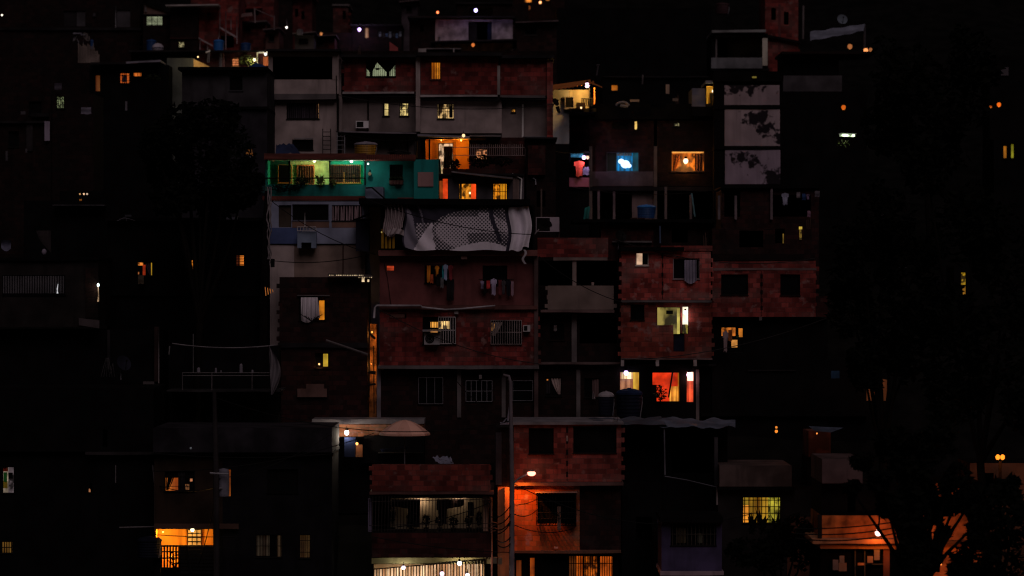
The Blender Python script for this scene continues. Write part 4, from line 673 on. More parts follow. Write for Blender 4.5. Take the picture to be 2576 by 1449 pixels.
wn = h.win(1235, 806, 1312, 866, BLACK, dy=.12, bars=(14, 3), grille=.2, barm=M((.35, .28, .28)), curt=[(1238, 810, 1264, 845, M((.5, .4, .38)), 'left')]); b = MB(); b.pb(1237, 812, 1246, 832, Bm + .26, .03); b.build('lit_corner', LIT((1, .42, .1), .35, 'room', 2), wn)
h.win(1053, 950, 1114, 1016, BLACK, dy=.5, bars=(4, 2), grille=.12, barm=GMETAL, br=.013); h.win(1172, 958, 1238, 1010, BLACK, dy=.5, bars=(6, 3), grille=.35, barm=GMETAL, br=.016); h.win(1290, 958, 1340, 1008, BLACK, dy=.5, bars=(2, 3), grille=.3, barm=GMETAL, br=.013)
h.pipe([(941, 800), (943, 774), (948, 768.5), (1058, 769)], .06, M((.42, .38, .42)), .32, 'water_pipe'); h.pipe([(1058, 769), (1062, 773), (1120, 779), (1160, 777), (1246, 769)], .055, M((.42, .38, .42)), .34, 'water_pipe'); h.pipe([(966, 660), (975, 700), (985, 780), (1000, 805), (1003, 820)], .015, DMETAL, -.3, 'cable')
aircon(1067, 838, 1106, 867, Bm - .1, 'white air conditioner below the grilled lit window', M((.50, .46, .50)), shade=True); aircon(1316, 818, 1334, 834, Bm + .1, 'small boxed air conditioner at the right edge of the brick block', M((.5, .46, .48)), fan=False)
# laundry at the two upper windows
LA = [(1074, 668, 1083, 710, M((.9, .28, .02)), 'long orange cloth hung first from the left window bars', 'towel'), (1082, 690, 1090, 712, M((.5, .1, .03)), 'rust red scrap hung below the long orange cloth', 'towel'), (1094, 668, 1105, 694, M((.9, .32, .02)), 'short orange shirt hung in the left brick window', 'shirt'), (1098, 690, 1106, 720, DMETAL, 'black cloth under the short orange shirt', 'towel'), (1108, 698, 1116, 724, M((.12, .12, .13)), 'grey sock like cloth in the left brick window', 'towel'), (1115, 664, 1127, 704, M((.34, .42, .62)), 'pale blue shirt hung brightest in the left window', 'shirt'), (1112, 668, 1117, 700, M((.03, .35, .42)), 'thin turquoise strip beside the pale blue shirt', 'towel'), (1128, 666, 1140, 704, M((.25, .03, .04)), 'dark red shirt right of the pale blue one', 'shirt'), (1124, 702, 1142, 756, M((.014, .012, .014)), 'black trousers hanging lowest at the left window', 'trousers'),
      (1208, 706, 1218, 726, M((.25, .2, .33)), 'mauve cloth at the far left of the right window', 'shirt'), (1224, 706, 1233, 726, M((.6, .05, .05)), 'bright red cloth in the right window washing', 'towel'), (1234, 700, 1250, 742, M((.40, .34, .50)), 'lilac shirt with sleeve in the right window', 'shirt'), (1254, 704, 1262, 742, M((.14, .03, .035)), 'dark crimson cloth next to the lilac shirt', 'towel'), (1262, 704, 1272, 740, M((.07, .06, .07)), 'patterned dark cloth in the right window washing', 'shirt'), (1272, 702, 1286, 744, M((.014, .013, .02)), 'black shirt at the right of the washing', 'shirt'), (1286, 708, 1292, 744, M((.36, .22, .28)), 'thin pink towel at the end of the washing', 'towel'), (1216, 712, 1224, 738, DMETAL, 'small black cloth between mauve and red ones', 'towel')]
for k, (xa, ya, xb, yb, m, lb, kd) in enumerate(LA): garment(xa, ya, xb, yb, Bm + .02 - .05 * (k % 2), m, lb, kd)
g = MB(); g.tube([P(1068, 666, Bm), P(1143, 666, Bm)], .015, 4); g.solo('clothes_rail', DMETAL, 'clothes rail across the left upper window', 'rail'); g = MB(); g.tube([P(1204, 703, Bm), P(1292, 703, Bm)], .015, 4); g.solo('clothes_rail', DMETAL, 'clothes rail across the right upper window', 'rail')
# banner
BW = [M((.80, .73, .84), .7, .15), M((.035, .032, .05), .7, .2), M((.22, .20, .26), .7, .2)]
def halftone(lo, hi):
    m, nt, bs = new_mat('banner_print'); g_ = N(nt, 'ShaderNodeTexCoord'); mp = N(nt, 'ShaderNodeMapping'); mp.inputs[2].default_value = (0, R(45), 0); nt.links.new(g_.outputs['Object'], mp.inputs[0])
    sp = N(nt, 'ShaderNodeSeparateXYZ'); nt.links.new(mp.outputs[0], sp.inputs[0]); sq = []
    for i in (0, 2):
        a = N(nt, 'ShaderNodeMath', operation='MULTIPLY'); a.inputs[1].default_value = 7.2; nt.links.new(sp.outputs[i], a.inputs[0]); f = N(nt, 'ShaderNodeMath', operation='FRACT'); nt.links.new(a.outputs[0], f.inputs[0]); s_ = N(nt, 'ShaderNodeMath', operation='SUBTRACT'); s_.inputs[1].default_value = .5; nt.links.new(f.outputs[0], s_.inputs[0]); p_ = N(nt, 'ShaderNodeMath', operation='MULTIPLY'); nt.links.new(s_.outputs[0], p_.inputs[0]); nt.links.new(s_.outputs[0], p_.inputs[1]); sq.append(p_)
    ad = N(nt, 'ShaderNodeMath', operation='ADD'); nt.links.new(sq[0].outputs[0], ad.inputs[0]); nt.links.new(sq[1].outputs[0], ad.inputs[1])
    th = N(nt, 'ShaderNodeMapRange'); th.inputs[3].default_value = lo; th.inputs[4].default_value = hi; ns = N(nt, 'ShaderNodeTexNoise'); ns.inputs['Scale'].default_value = .55; ns.inputs['Detail'].default_value = 1; nt.links.new(g_.outputs['Object'], ns.inputs['Vector']); th.inputs[1].default_value = .3; th.inputs[2].default_value = .7; nt.links.new(ns.outputs[0], th.inputs[0])
    lt = N(nt, 'ShaderNodeMath', operation='LESS_THAN'); nt.links.new(ad.outputs[0], lt.inputs[0]); nt.links.new(th.outputs[0], lt.inputs[1])
    c = mix(nt, lt.outputs[0], (.60, .54, .62), (.022, .02, .032)); nt.links.new(c, bs.inputs['Base Color']); bs.inputs['Roughness'].default_value = .7; return m
BW += [halftone(.05, .15), halftone(.17, .30)]
def banner(u, v):
    x = 1016 + 318 * u; top = 515 + 6 * math.sin(u * 9) * (u > .7); bot = 630 - 10 * max(0, 1 - u / .16) ** 2 * (u < .16) + 1.5 * math.sin(u * 17) - (6 * (u > .95)) - (2.5 * math.sin(u * 60) if u > .82 else 0)
    p = P(x + 4 * math.sin(v * 6 + u * 5), top + (bot - top) * v, Bm - .55)
    p.y += .05 * math.sin(u * 15 + v * 3) + .13 * math.sin((u * 70 + v * 1.0)) * (max(0, u - .62) / .38) + .12 * math.sin(u * 40 - v * 9) * max(0, 1 - u / .3) - .15 * v; return p
def bmat(u, v):
    if u > .81: return 1 if .815 < u < .84 else 0
    if abs(u - .70 - .075 * v * v) < .018 and v < .8: return 1
    if v > .985 - .16 * max(0, 1 - ((u - .62) / .26) ** 2) and u > .36: return 0
    d = u - (.235 - .16 * (v - .35) / .65)            # torn white wedge at lower left
    if v > .35 and d > 0 and u < .225 + .02 * v + .006 * math.sin(v * 30): return 0
    if u < .245: return 2 if (.012 < u < .02 + .14 * v and u < .12) or abs(u - .1 - .13 * v) < .007 else (4 if v > .4 and u > .1 else 1)
    e = ((u - .56) / .33) ** 2 + ((v - .58) / .48) ** 2
    if v < .26 and (u < .60 or v < .05): return 1 if e > 1.0 else 4
    if u < .40 and e > 1.05 and v < .5: return 1
    return 3 if e < .8 and not (v > .62 and u > .5) else 4
b = MB(); b.sheet(banner, 150, 50, mf=bmat, double=.0); b.solo('banner', BW, 'large torn banner printed with grey halftone dots on the top floor', 'banner', smooth=True)
o = b = MB(); b.sheet(lambda u, v: P(966 + 50 * u + 3 * math.sin(v * 5), 512 + (70 + 14 * math.sin(u * 4)) * v, 7.5 + .14 * math.sin(u * 34)), 50, 10, double=.02); b.solo('white_drape', M((.42, .34, .36)), 'gathered white drape hanging left of the halftone banner', 'drape', smooth=True)
b = MB(); b.sheet(lambda u, v: P(974 + 42 * u, 580 - 6 * math.sin(u * 3) + 14 * v, 7.3 + .1 * math.sin(u * 20 + v * 4)), 20, 5, double=.03); b.solo('folded_cloth', M((.45, .38, .40)), 'bunched white cloth on the rail above the yellow slats', 'cloth', smooth=True)
b = MB(); [b.tube([P(962 + 9.3 * k, 576, 7.7), P(962 + 9.3 * k, 625, 7.7)], .075, 6) for k in range(4)]; b.solo('slat_gate', M((.50, .27, .02)), 'row of four yellow upright slats left of the banner', 'gate'); bulb(960, 584, 7.45, 'weak hidden lamp beside the yellow slats', 0, (1, .8, .4), .04, (1, .7, .2), .3)
b = MB(); b.sheet(lambda u, v: P(1316 + 4 * math.sin(v * 7) + 6 * u, 628 + 36 * v, 7.2), 4, 8, double=.04); b.solo('torn_strip', M((.45, .4, .45)), 'torn white strip dangling from the banner corner', 'strip')
aircon(1348, 546, 1407, 583, 9.4, 'large pale wall unit with a dark oval right of the banner', M((.38, .32, .38), dirt=.3), fan=False); b = MB(); blot(b, 1371, 562, 17, 9, 8.985, 5, -.45); b.solo('oval_mark', BLACK, 'dark slanting oval on the large pale wall unit', 'dish')
b = MB(); b.tube([P(1344, 590, 8.9), P(1356, 577, 8.9)], .04); b.solo('bracket', M((.35, .3, .33)), 'pale bracket under the large wall unit', 'bracket')
# ---- middle right
h = House('brick house with a two bay loggia and a plastered parapet', 9, 1352, 1560, 5, name='brick_house')
h.wall(1352, 598, 1530, 647, BRK_M); h.wall(1352, 655.5, 1556, 718, BLACK, [(1358, 656, 1440, 717), (1450, 656, 1552, 717)], dy=.5); h.slab(1392, 647.5, 1528, 655, M((.22, .16, .15)), .15, name='beam', depth=.5); h.col(1440, 655, 1450, 720, M((.24, .18, .17)), .05); h.wall(1378, 718.5, 1544, 779, M((.21, .155, .14), dirt=.3), dy=-.35, teeth='lr', name='parapet', depth=.3); h.slab(1360, 779.5, 1545, 786, M((.16, .10, .10)), .4)
h.wall(1352, 787, 1560, 910, BRK_B, [(1382, 814, 1420, 856), (1458, 800, 1552, 864)], dy=.4); h.col(1438, 790, 1451, 912, CONC_D, -.3); h.win(1382, 814, 1420, 856, BLACK, dy=.4, frame=BRK_B); h.slab(1354, 911, 1560, 917, M((.12, .08, .08)), .15); h.wall(1352, 917.5, 1560, 'g', BRK_B, [(1372, 949, 1413, 996), (1469, 951, 1509, 1000)], dy=.35); h.col(1450, 930, 1460, 1050, CONC_D, -.3)
h.win(1372, 949, 1413, 996, BLACK, dy=.35, curt=[(1386, 951, 1410, 992, M((.42, .32, .30)), 'right'), (1374, 951, 1384, 990, CLOTH_D)], extra=[('ember', 1375, 954, 1379, 957, LIT((1, .3, .05), .6))]); h.win(1469, 951, 1509, 1000, BLACK, dy=.35, curt=[(1490, 953, 1507, 998, M((.20, .12, .12)))])
b = MB(); b.sheet(lambda u, v: P(1490 + 8 * u * (.4 + .6 * v), 984 + 20 * v, 8.9 + .05 * math.sin(u * 7)), 4, 5, double=.04); b.solo('hanging_bag', M((.34, .28, .30)), 'pale bag hanging at the dim curtained window', 'bag')
garment(1393, 818, 1401, 833, 9.45, M((.30, .25, .26)), 'tiny pale cloth in the window below the loggia', 'towel'); b = MB(); b.lathe(P(1491, 718, 8.9), [(.001, 0), (.07, .0), (.08, .16), (.001, .17)], 8); b.solo('cup', M((.4, .3, .28)), 'pale cup standing on the plastered parapet', 'cup')
h = House('low brick house behind the loggia with a ragged roofline', 12, 1515, 1800, 5, name='brick_house'); h.wall(1512, 566, 1644, 'g', BRK_D, ragged=1); h.wall(1644.5, 560, 1800, 'g', BRK_B, [(1690, 575, 1730, 610)]); h.slab(1440, 552, 1800, 560, BLACK, .6, name='roof'); h.slab(1540, 606, 1640, 610, CONC_D, .2); dish(1560, 595, 11.4, .34, 'dark dish before the low brick house', DMETAL, .5)
b = MB(); b.tube([P(1660, 568, 11.6), P(1661, 612, 11.6)], .05); b.solo('drain_pipe', M((.06, .09, .16)), 'bluish pipe on the low brick house', 'pipe')
h = House('bright red brick house with a toothed corner and two windows', 8, 1560, 1792, 6, name='brick_house')
h.wall(1564, 632, 1788, 755, BRK, [(1599, 635, 1632, 668), (1693, 650, 1760, 702)], teeth='lr'); h.slab(1562, 755.5, 1790, 761, CONC_D, .12); h.wall(1562, 761.5, 1790, 900, BR((.33, .06, .042)), [(1586, 766, 1621, 805), (1652, 772, 1712, 842), (1694, 838, 1722, 884), (1716, 771, 1732, 840)], dy=.15, teeth='lr'); h.slab(1562, 622, 1720, 631, BLACK, .4, name='roof'); h.slab(1662, 618, 1792, 631.5, BRK_M, .05, name='parapet')
b = MB(); b.pb(1665.5, 636, 1667, 752, 7.99, .02); [b.pb(1664 + (k % 2), 640 + 12 * k * 1.9, 1669, 650 + 12 * k * 1.9, 7.985, .03) for k in range(5)]; b.build('joint', BRK_B, h.root); h.slab(1562, 901, 1792, 905, M((.14, .09, .09)), .1)
h.win(1599, 635, 1632, 668, [(1600, 636, 1617, 667, LIT((1, .62, .40), .75, 'plain')), (1616, 636, 1631, 667, BLACK)], frame=M((.6, .5, .46)), fw=2.4); h.win(1693, 650, 1760, 702, BLACK, frame=M((.26, .2, .22)), fw=2); b = MB(); b.sheet(lambda u, v: P(1722 + 30 * u, 654 + (52 + 8 * math.sin(u * 3.1)) * v, 7.93 + .06 * math.sin(u * 24) - .15 * v * v), 30, 8, double=.015); b.solo('blowing_curtain', M((.34, .31, .42)), 'grey curtain spilling from the red brick window', 'curtain', smooth=True)
h.win(1586, 766, 1621, 805, BLACK, dy=.15, frame=BRK_B); wn = h.win(1652, 772, 1712, 842, [(1652, 772, 1712, 842, LIT((.55, .42, .10), .55, 'room', .5)), (1703, 776, 1711, 840, LIT((.7, .55, .12), .8))], dy=.15, frame=BRK_B, extra=[('cabinet', 1676, 781, 1693, 790, BLACK)], sill=False); b = MB(); b.pb(1652, 818, 1694, 843, 8.15, .2); b.build('broken_brickwork', BR((.33, .06, .042)), wn)
h.box('door', M((.012, .014, .03)), 1695, 840, 1721, 883, .2, .06, 'dark blue door leaf'); h.box('door', BLACK, 1712.5, 774, 1716, 842, .16, .06)
wn = h.win(1716, 771, 1732, 840, [(1716, 771, 1732, 818, LIT((1, .85, .62), 1.6)), (1716, 816, 1730, 840, LIT((.55, .42, .06), .5, 'room'))], dy=.15, fw=1, sill=False)
for x in (1562, 1650, 1745): h.col(x, 905.5, x + 8, 921, CONC, .1, name='beam_end')
bulb(1724, 786, 7.9, 'white tube lamp in the narrow slot of the red brick house', 4, (1, .8, .8), .10, (1, .88, .95), 10, wire=.02)
h = House('red brick house with two square black windows at right', 9, 1788, 2085, 6, name='brick_house')
h.wall(1792, 656, 2052, 797, BR((.31, .055, .048)), [(1814, 690, 1882, 742), (1963, 690, 2013, 743)], teeth='r'); h.slab(1792, 674, 2054, 680, M((.20, .12, .12)), .03, name='beam', depth=.2); h.wall(1792, 575, 2042, 640, BRK_K, [(1950, 560 + 15, 1974, 612), (1860, 580, 1920, 622)], dy=.8, depth=4); h.slab(1786, 640.5, 2050, 655, BRK_B, .05); b = MB(); b.pb(1915.4, 682, 1916.6, 795, 8.99, .02); [b.pb(1913, 690 + 20 * k, 1919, 700 + 20 * k, 8.985, .03) for k in range(5)]; b.build('joint', BRK_B, h.root)
h.win(1814, 690, 1882, 742, BLACK, frame=BRK_B); h.win(1963, 690, 2013, 743, BLACK, frame=BRK_B); h.wall(2052.5, 745, 2082, 797, BRK_D, dy=.02, teeth='r', ragged=1); h.col(1910, 797.5, 1917, 806, CONC_D, .1, name='beam_end')
h.wall(1792, 800, 2082, 'g', BLACK, [(1813, 820, 1870, 888)], dy=.6); h.win(1813, 820, 1870, 888, [(1813, 820, 1870, 888, BLACK), (1815, 824, 1850, 845, LIT((1, .26, .03), .7, 'room', 1.4)), (1840, 855, 1855, 874, LIT((1, .4, .08), .7)), (1858, 826, 1868, 848, LIT((1, .3, .03), .55))], dy=.6, sill=False)
garment(1818, 832, 1832, 884, 9.0, M((.34, .25, .27)), 'pale cloth hanging in the low orange window', 'shirt'); garment(1832, 830, 1842, 858, 9.1, M((.4, .12, .03)), 'orange cloth hanging in the low orange window', 'towel'); garment(1852, 842, 1859, 850, 9.1, M((.05, .1, .02)), 'tiny green cloth in the low orange window', 'towel')
h.box('lit_gap', LIT((.9, .6, .08), .5, 'plain', 2), 2010, 570, 2018, 577, .7, .05); h.box('lit_gap', LIT((.6, .35, .05), .25, 'room', 2), 2011, 577, 2017, 603, .7, .05); h.box('lit_gap', LIT((.6, .35, .05), .25), 1969, 588, 1972, 612, .7, .05)
# lit row under the red brick house
h = House('ground floor with three red and yellow lit openings', 9.5, 1546, 1762, 4)
h.wall(1546, 921, 1762, 'g', BLACK, [(1550, 935, 1609, 1000), (1640, 936, 1710, 1011), (1727, 935, 1745, 1012)]); h.slab(1544, 916, 1800, 921, CONC_B, .2); h.col(1751, 930, 1759, 1075, CONC_D, .1)
h.win(1550, 935, 1609, 1000, [(1550, 935, 1563, 1000, LIT((1, .07, .02), .9, 'folds')), (1561, 935, 1594, 955, LIT((1, .82, .45), 1.5, 'folds')), (1560, 953, 1594, 1000, LIT((.75, .30, .14), .6, 'folds', 1.2)), (1592, 935, 1609, 1000, LIT((.95, .55, .05), .75, 'folds'))], sill=False)
h.win(1640, 936, 1710, 1011, [(1640, 936, 1710, 1011, LIT((.95, .045, .008), .75)), (1684, 972, 1706, 1011, LIT((1, .42, .05), 1.2, 'folds')), (1705, 937, 1710, 1011, LIT((.8, .25, .02), .5))], sill=False, extra=[('plant_silhouette', 1641, 968, 1652, 1010, DMETAL)]); h.win(1727, 935, 1745, 1012, [(1727, 935, 1745, 1012, LIT((1, .10, .03), 1.0, 'folds')), (1729, 936, 1744, 958, LIT((1, .55, .4), 3))], sill=False, fw=.8, name='doorway')
bulb(1575, 938, 9.3, 'violet edged bulb over the red and yellow window', 5, (1, .8, .9), .12, (.75, .5, 1), 14); bulb(1734, 943, 9.2, 'pink white bulb at the top of the red doorway', 10, (1, .4, .35), .14, (1, .6, .8), 14)
b = MB(); b.tube([P(1692, 936, 9.3), P(1682, 1000, 9.3)], .05); b.solo('leaning_pole', DMETAL, 'dark pole leaning across the red lit opening', 'pole', 'poles'); plant(1661, 1012, 9.1, 34, 46, 'dark leafy plant in front of the red lit opening', LEAF, n=150)
tank(1505, 985, 1546, 1046, 7.2, M((.010, .011, .022), .6), 'black water tank with a pale cluttered lid', M((.30, .27, .30))); tank(1550, 978, 1618, 1050, 7.2, M((.008, .010, .024), .6), 'large navy water tank before the red and yellow window', M((.012, .022, .06)))
h = House('dark wide house right of the lit row', 9.8, 1762, 2200, 5); h.wall(1763, 905, 2180, 'g', BLACK, [(1820, 960, 1860, 1010)]); h.slab(1763, 1040, 2180, 1046, BLACK, .5); h.slab(1880, 930, 2000, 933, CONC_B, .3); h.pipe([(1914, 930), (1914, 1050)], .08, CONC_B)
# ================================================================ left side, dim houses: edge darkness put into the wall colours
h = House('large dark grey house with a flat roof on the left', 17, 455, 675, 6); h.wall(458, 178, 672, 268, M((.045, .041, .047)), [(577, 190, 611, 228)]); h.slab(450, 170, 674, 178, BLACK, .5, name='roof'); h.wall(458, 275, 672, 'g', M((.028, .025, .032))); h.slab(456, 268.5, 673, 275, BLACK, .2); h.win(577, 190, 611, 228, BLACK, frame=M((.04, .04, .045)))
h = House('group of small dark brick rooms at the left edge', 36, -20, 235, 5, name='brick_house'); h.wall(-20, 225, 128, 'g', BRK_B, [(72, 255, 105, 290), (20, 330, 48, 370)], ragged=1); h.wall(128.5, 236, 235, 'g', BRK_B, [(141, 242, 163, 273)], dy=.4); h.slab(-20, 305, 125, 310, CONC_B, .25); h.win(141, 242, 163, 273, LIT((.36, .42, .20), .4, 'leaf', 1.2), dy=.4, bars=(5, 2)); h.col(66, 305, 82, 380, M((.035, .03, .033)), .1); h.box('door', M((.30, .25, .34), dirt=.2), 112, 305, 125, 354, -.28, .05, 'pale lilac door panel'); h.win(72, 255, 105, 290, BLACK); h.win(20, 330, 48, 370, BLACK); h.slab(80, 285, 125, 294, CONC_B, .3, depth=.5, name='ledge')
garment(204, 270, 229, 287, 34.5, M((.22, .20, .27)), 'pale bunched cloth on a dark wall at left', 'towel'); garment(137, 209, 155, 226, 36, M((.06, .05, .07)), 'grey cloth hung under the dark roof at far left', 'towel'); b = MB(); b.pb(315, 255, 320, 278, 30, .1); b.solo('board', M((.22, .2, .24)), 'narrow pale board standing beside the dark tree', 'board')
for x, y, w_, hh, lb in ((52, 280, 12, 8, 'small pale crate on the left rooms roof'), (64, 374, 4, 10, 'tiny pale jug on the lower left ledge'), (14, 380, 5, 24, 'narrow pale post at the far left edge')): b = MB(); b.pb(x, y, x + w_, y + hh, 35, .2); b.solo('crate' if w_ > 8 else 'post', M((.09, .08, .095)), lb, 'crate' if w_ > 8 else 'post')
h = House('black house with a tiny orange window and rooftop lamps', 28, 60, 300, 5); h.wall(60, 505, 300, 'g', BLACK); h.wall(150, 480, 260, 517, BLACK, [(198, 499, 208, 515)], dy=1); h.win(198, 499, 208, 515, LIT((1, .3, .04), .45, 'plain', 2), dy=1, bars=(3, 0)); h.slab(138, 516, 268, 518, M((.07, .065, .075)), .9)
for k, (x, e) in enumerate(((201, .5), (211, 1.2), (219, .7))): bulb(x, 488, 27, ('dim orange lamp left in the row over the tiny window', 'brightest lamp of the row over the tiny window', 'pale lamp right in the row over the tiny window')[k], 0, (1, .5, .2), .05, (1, .5 + .1 * k, .2 + .15 * k), e)
tree('dark round crowned tree left of the grey flat roofed house', 5, 500, [(470, 330, 70, 70), (540, 300, 62, 55), (580, 400, 65, 80), (430, 430, 62, 80), (500, 450, 80, 70), (400, 370, 40, 50), (620, 480, 40, 50), (540, 510, 60, 40), (450, 505, 60, 36)], LEAF_B, 900, .22, seed=3)
h = House('long black house with three small orange windows', 10, 270, 672, 6); h.wall(270, 556, 672, 'g', BLACK, [(345, 659, 384, 694), (479, 653, 498, 680), (592, 641, 616, 669)]); h.slab(268, 548, 676, 556, BLACK, .4, name='roof'); h.slab(270, 738, 672, 744, BLACK, .2)
h.win(345, 659, 384, 694, [(345, 659, 384, 694, BLACK), (346, 660, 360, 668, LIT((1, .28, .04), .8, 'room', 2)), (359, 666, 366, 693, LIT((.8, .06, .01), .6)), (379, 661, 383, 693, LIT((.9, .5, .03), .5)), (346, 684, 350, 690, LIT((1, .3, .08), .6))], curt=[(366, 661, 380, 693, M((.14, .10, .15)), 'right')]); h.win(479, 653, 498, 680, LIT((1, .28, .02), .8, 'room', 1.0), bars=(4, 2)); h.win(592, 641, 616, 669, [(592, 641, 604, 669, LIT((.30, .06, .02), .25, 'folds')), (603, 641, 616, 669, LIT((1, .26, .03), .85))], bars=(5, 4))
garment(347, 692, 362, 714, 9.6, M((.12, .09, .065)), 'tan cloth drying below the leftmost orange window', 'towel'); b = MB(); b.pb(569, 546, 596, 552, 9.2, .4); b.solo('board', M((.16, .16, .22)), 'pale board lying on the roof of the long black house', 'board')
o = thing('rooftop_antenna', 'thin rooftop antenna with drooping arms at left', 'antenna', P(318, 556, 9.3)); b = MB(); b.tube([P(295, 556, 9.3), P(312, 547, 9.3), P(340, 555, 9.3)], .02); b.tube([P(318, 548, 9.3), P(318, 556, 9.3)], .02); b.tube([P(300, 551, 9.3), P(325, 550, 9.3)], .015); b.build('arms', M((.14, .13, .16)), o); b = MB(); b.pb(314, 540, 331, 545, 9.3, .06); b.build('reflector', M((.07, .07, .09)), o)
b = MB(); b.sheet(lambda u, v: P(90 + 38 * u - 0 * v + 10 * (1 - u) * v, 580 + 56 * v * (.45 + .55 * u), 6 + .035 * math.sin(u * 75)), 60, 4, double=.02); b.solo('corrugated_sheet', M((.07, .055, .06)), 'torn hanging corrugated sheet on the left', 'metal sheet'); b = MB(); b.ball(P(111, 634, 5.8), .13, 8, 1.3); b.solo('plastic_jug', M((.2, .17, .23)), 'small pale jug below the torn corrugated sheet', 'jug')
b = MB(); b.sheet(lambda u, v: P(3 + 24 * u, 604 + (20 + 8 * math.sin(u * 3)) * v, 5.8 + .2 * math.sin(v * 3)), 8, 6, double=.05); b.solo('cloth_bundle', M((.12, .12, .19)), 'bluish bundled cloth at the left edge', 'cloth', smooth=True)
h = House('dark plastered house with a long slatted window at left', 5, -20, 250, 6); h.wall(-20, 655, 247, 822, M((.020, .016, .016)), [(6, 692, 164, 742)]); h.slab(-20, 648, 250, 655, BLACK, .2); wn = h.win(6, 692, 164, 742, BLACK, frame=BLACK); b = MB(); [b.pb(8 + 4.2 * k, 694, 9.3 + 4.2 * k, 738, 5.0, .1) for k in range(37)]; b.build('slats', M((.16, .15, .17)), wn)
b = MB(); b.q(P(198, 800, 4.8), P(250, 806, 4.8), P(250, 826, 4.8), P(198, 818, 4.8)); b.q(P(198, 800, 5), P(198, 818, 5), P(250, 826, 5), P(250, 806, 5)); b.q(P(198, 800, 4.8), P(198, 800, 5), P(250, 806, 5), P(250, 806, 4.8)); b.build('slab_end', M((.065, .05, .055)), h.root); h.wall(215, 674, 247, 800, BRK_B, dy=-.04, depth=.06, name='brick_pier'); h.wall(-20, 830, 400, 'g', BLACK, dy=1); h.col(388, 822, 400, 966, M((.035, .02, .02)), -.6); h.pipe([(399.5, 824), (399.5, 964)], .025, M((.2, .17, .18)), -.5); b = MB(); b.pb(360, 960, 398, 968, 5.6, .3); b.build('column_foot', M((.09, .075, .08)), h.root); h.col(270, 830, 277, 930, M((.022, .02, .022)), -.7)
o = thing('tube_lamp', 'thin upright lamp tube at the corner of the dark plastered house', 'lamp', P(247, 760, 4.8)); b = MB(); b.ball(P(247, 717, 4.8), .06, 8, 1.6); b.build('bulb', LIT((.75, 1, .85), 4, 'bulb'), o); b = MB(); b.tube([P(247, 722, 4.8), P(247.5, 738, 4.8), P(247, 759, 4.8)], [.02, .03, .05]); b.build('tube', LIT((1, .62, .35), .5, 'room', 2), o); light(247, 725, 4.7, 5, (1, .8, .6), o)
o = thing('tube_lamp', 'small white lamp against the slatted window', 'lamp', P(144.5, 738, 4.8)); b = MB(); b.tube([P(144.5, 738, 4.8), P(144, 727, 4.8), P(146, 714, 4.8)], [.05, .03, .012]); b.build('tube', LIT((.9, .9, .95), .8), o)
dish(309, 915, 4.5, .42, 'dim bluish dish on the dark terrace at left', M((.018, .018, .03)), .7); o = thing('antenna_stand', 'stand of thin splayed metal legs beside the dim dish', 'stand', P(273, 950, 4.6)); b = MB(); [b.tube([P(268 + 7 * (k - 2), 948, 4.6), P(270 + 1.5 * (k - 2), 900, 4.6)], .012, 4) for k in range(5)]; [b.tube([P(288, 948, 4.6), P(284, 914, 4.6)], .012, 4), b.tube([P(278, 940, 4.6), P(284, 914, 4.6)], .012, 4)]; b.build('leg', M((.08, .075, .08)), o)
bulb(287, 1036, 3, 'tiny white lamp alone on the black wall at lower left', 0, (.9, 1, .85), .07, (.9, 1, .85), 6, name='wall_lamp')
# roof terrace with railing and tarp
h = House('open roof terrace with thin railings and a dark back wall', 3, 420, 705, 6); h.wall(425, 870, 700, 'g', BLACK, dy=2, depth=4); h.slab(420, 981, 705, 985, M((.03, .028, .03)), .2, depth=4); g = MB(); [g.tube([P(458, yy, 3), P(692, yy, 3)], .02, 4) for yy in (938, 945)]; [g.tube([P(x, 938, 3), P(x, 981, 3)], .018, 4) for x in (459, 533, 634, 690)]; g.build('railing', M((.16, .14, .15)), h.root); g = MB(); g.tube([P(427, 870, 3), P(425, 892, 3)], .03, 4); g.tube([P(486, 840, 3), P(486, 938, 3)], .018, 4); g.build('post', M((.18, .17, .18)), h.root)
for x, y, xx, yy, lb in ((602, 914, 611, 937, 'upright pale box on the terrace railing'), (540, 925, 546, 938, 'small pale cone left on the terrace'), (554, 931, 558, 938, 'tiny white bottle on the terrace'), (632, 930, 638, 938, 'small white tub at the terrace end'), (495, 924, 504, 936, 'dim pale triangle of cloth on the terrace')):
    b = MB(); b.lathe(P((x + xx) / 2, yy, 3.2), [(.001, 0), ((xx - x) * .0098, 0), ((xx - x) * .009, (yy - y) * .016), ((xx - x) * .005, (yy - y) * .0195), (.001, (yy - y) * .0198)], 10); b.solo('container', M((.20, .18, .22)), lb, 'container', 'containers on the terrace')
cable((433, 864, 696, 868), 2.8, 2.8, .18, 'thick pale line sagging over the roof terrace', .03, M((.22, .2, .22)))
b = MB(); b.sheet(lambda u, v: P(676 + 6 * v + 30 * u * math.sin(v * 3.0) * .9, 868 + 125 * v, 2.6 + .12 * math.sin(u * 9 + v * 7)), 10, 24, double=.02); b.solo('hanging_tarp', M((.17, .15, .17)), 'grey torn tarp hanging at the terrace end', 'tarp', smooth=True)
for k in range(4): b = MB(); b.tube([P(667 + 6 * k, 722 + 2 * k, 8.6), P(669 + 6 * k, 744 - 3 * k, 8.6)], .02); b.solo('glow_slit', LIT((1, .30, .06), .35, 'plain', 2), 'thin orange slit of light by the wrapped trunk', 'light gap', 'orange slits by the trunk')
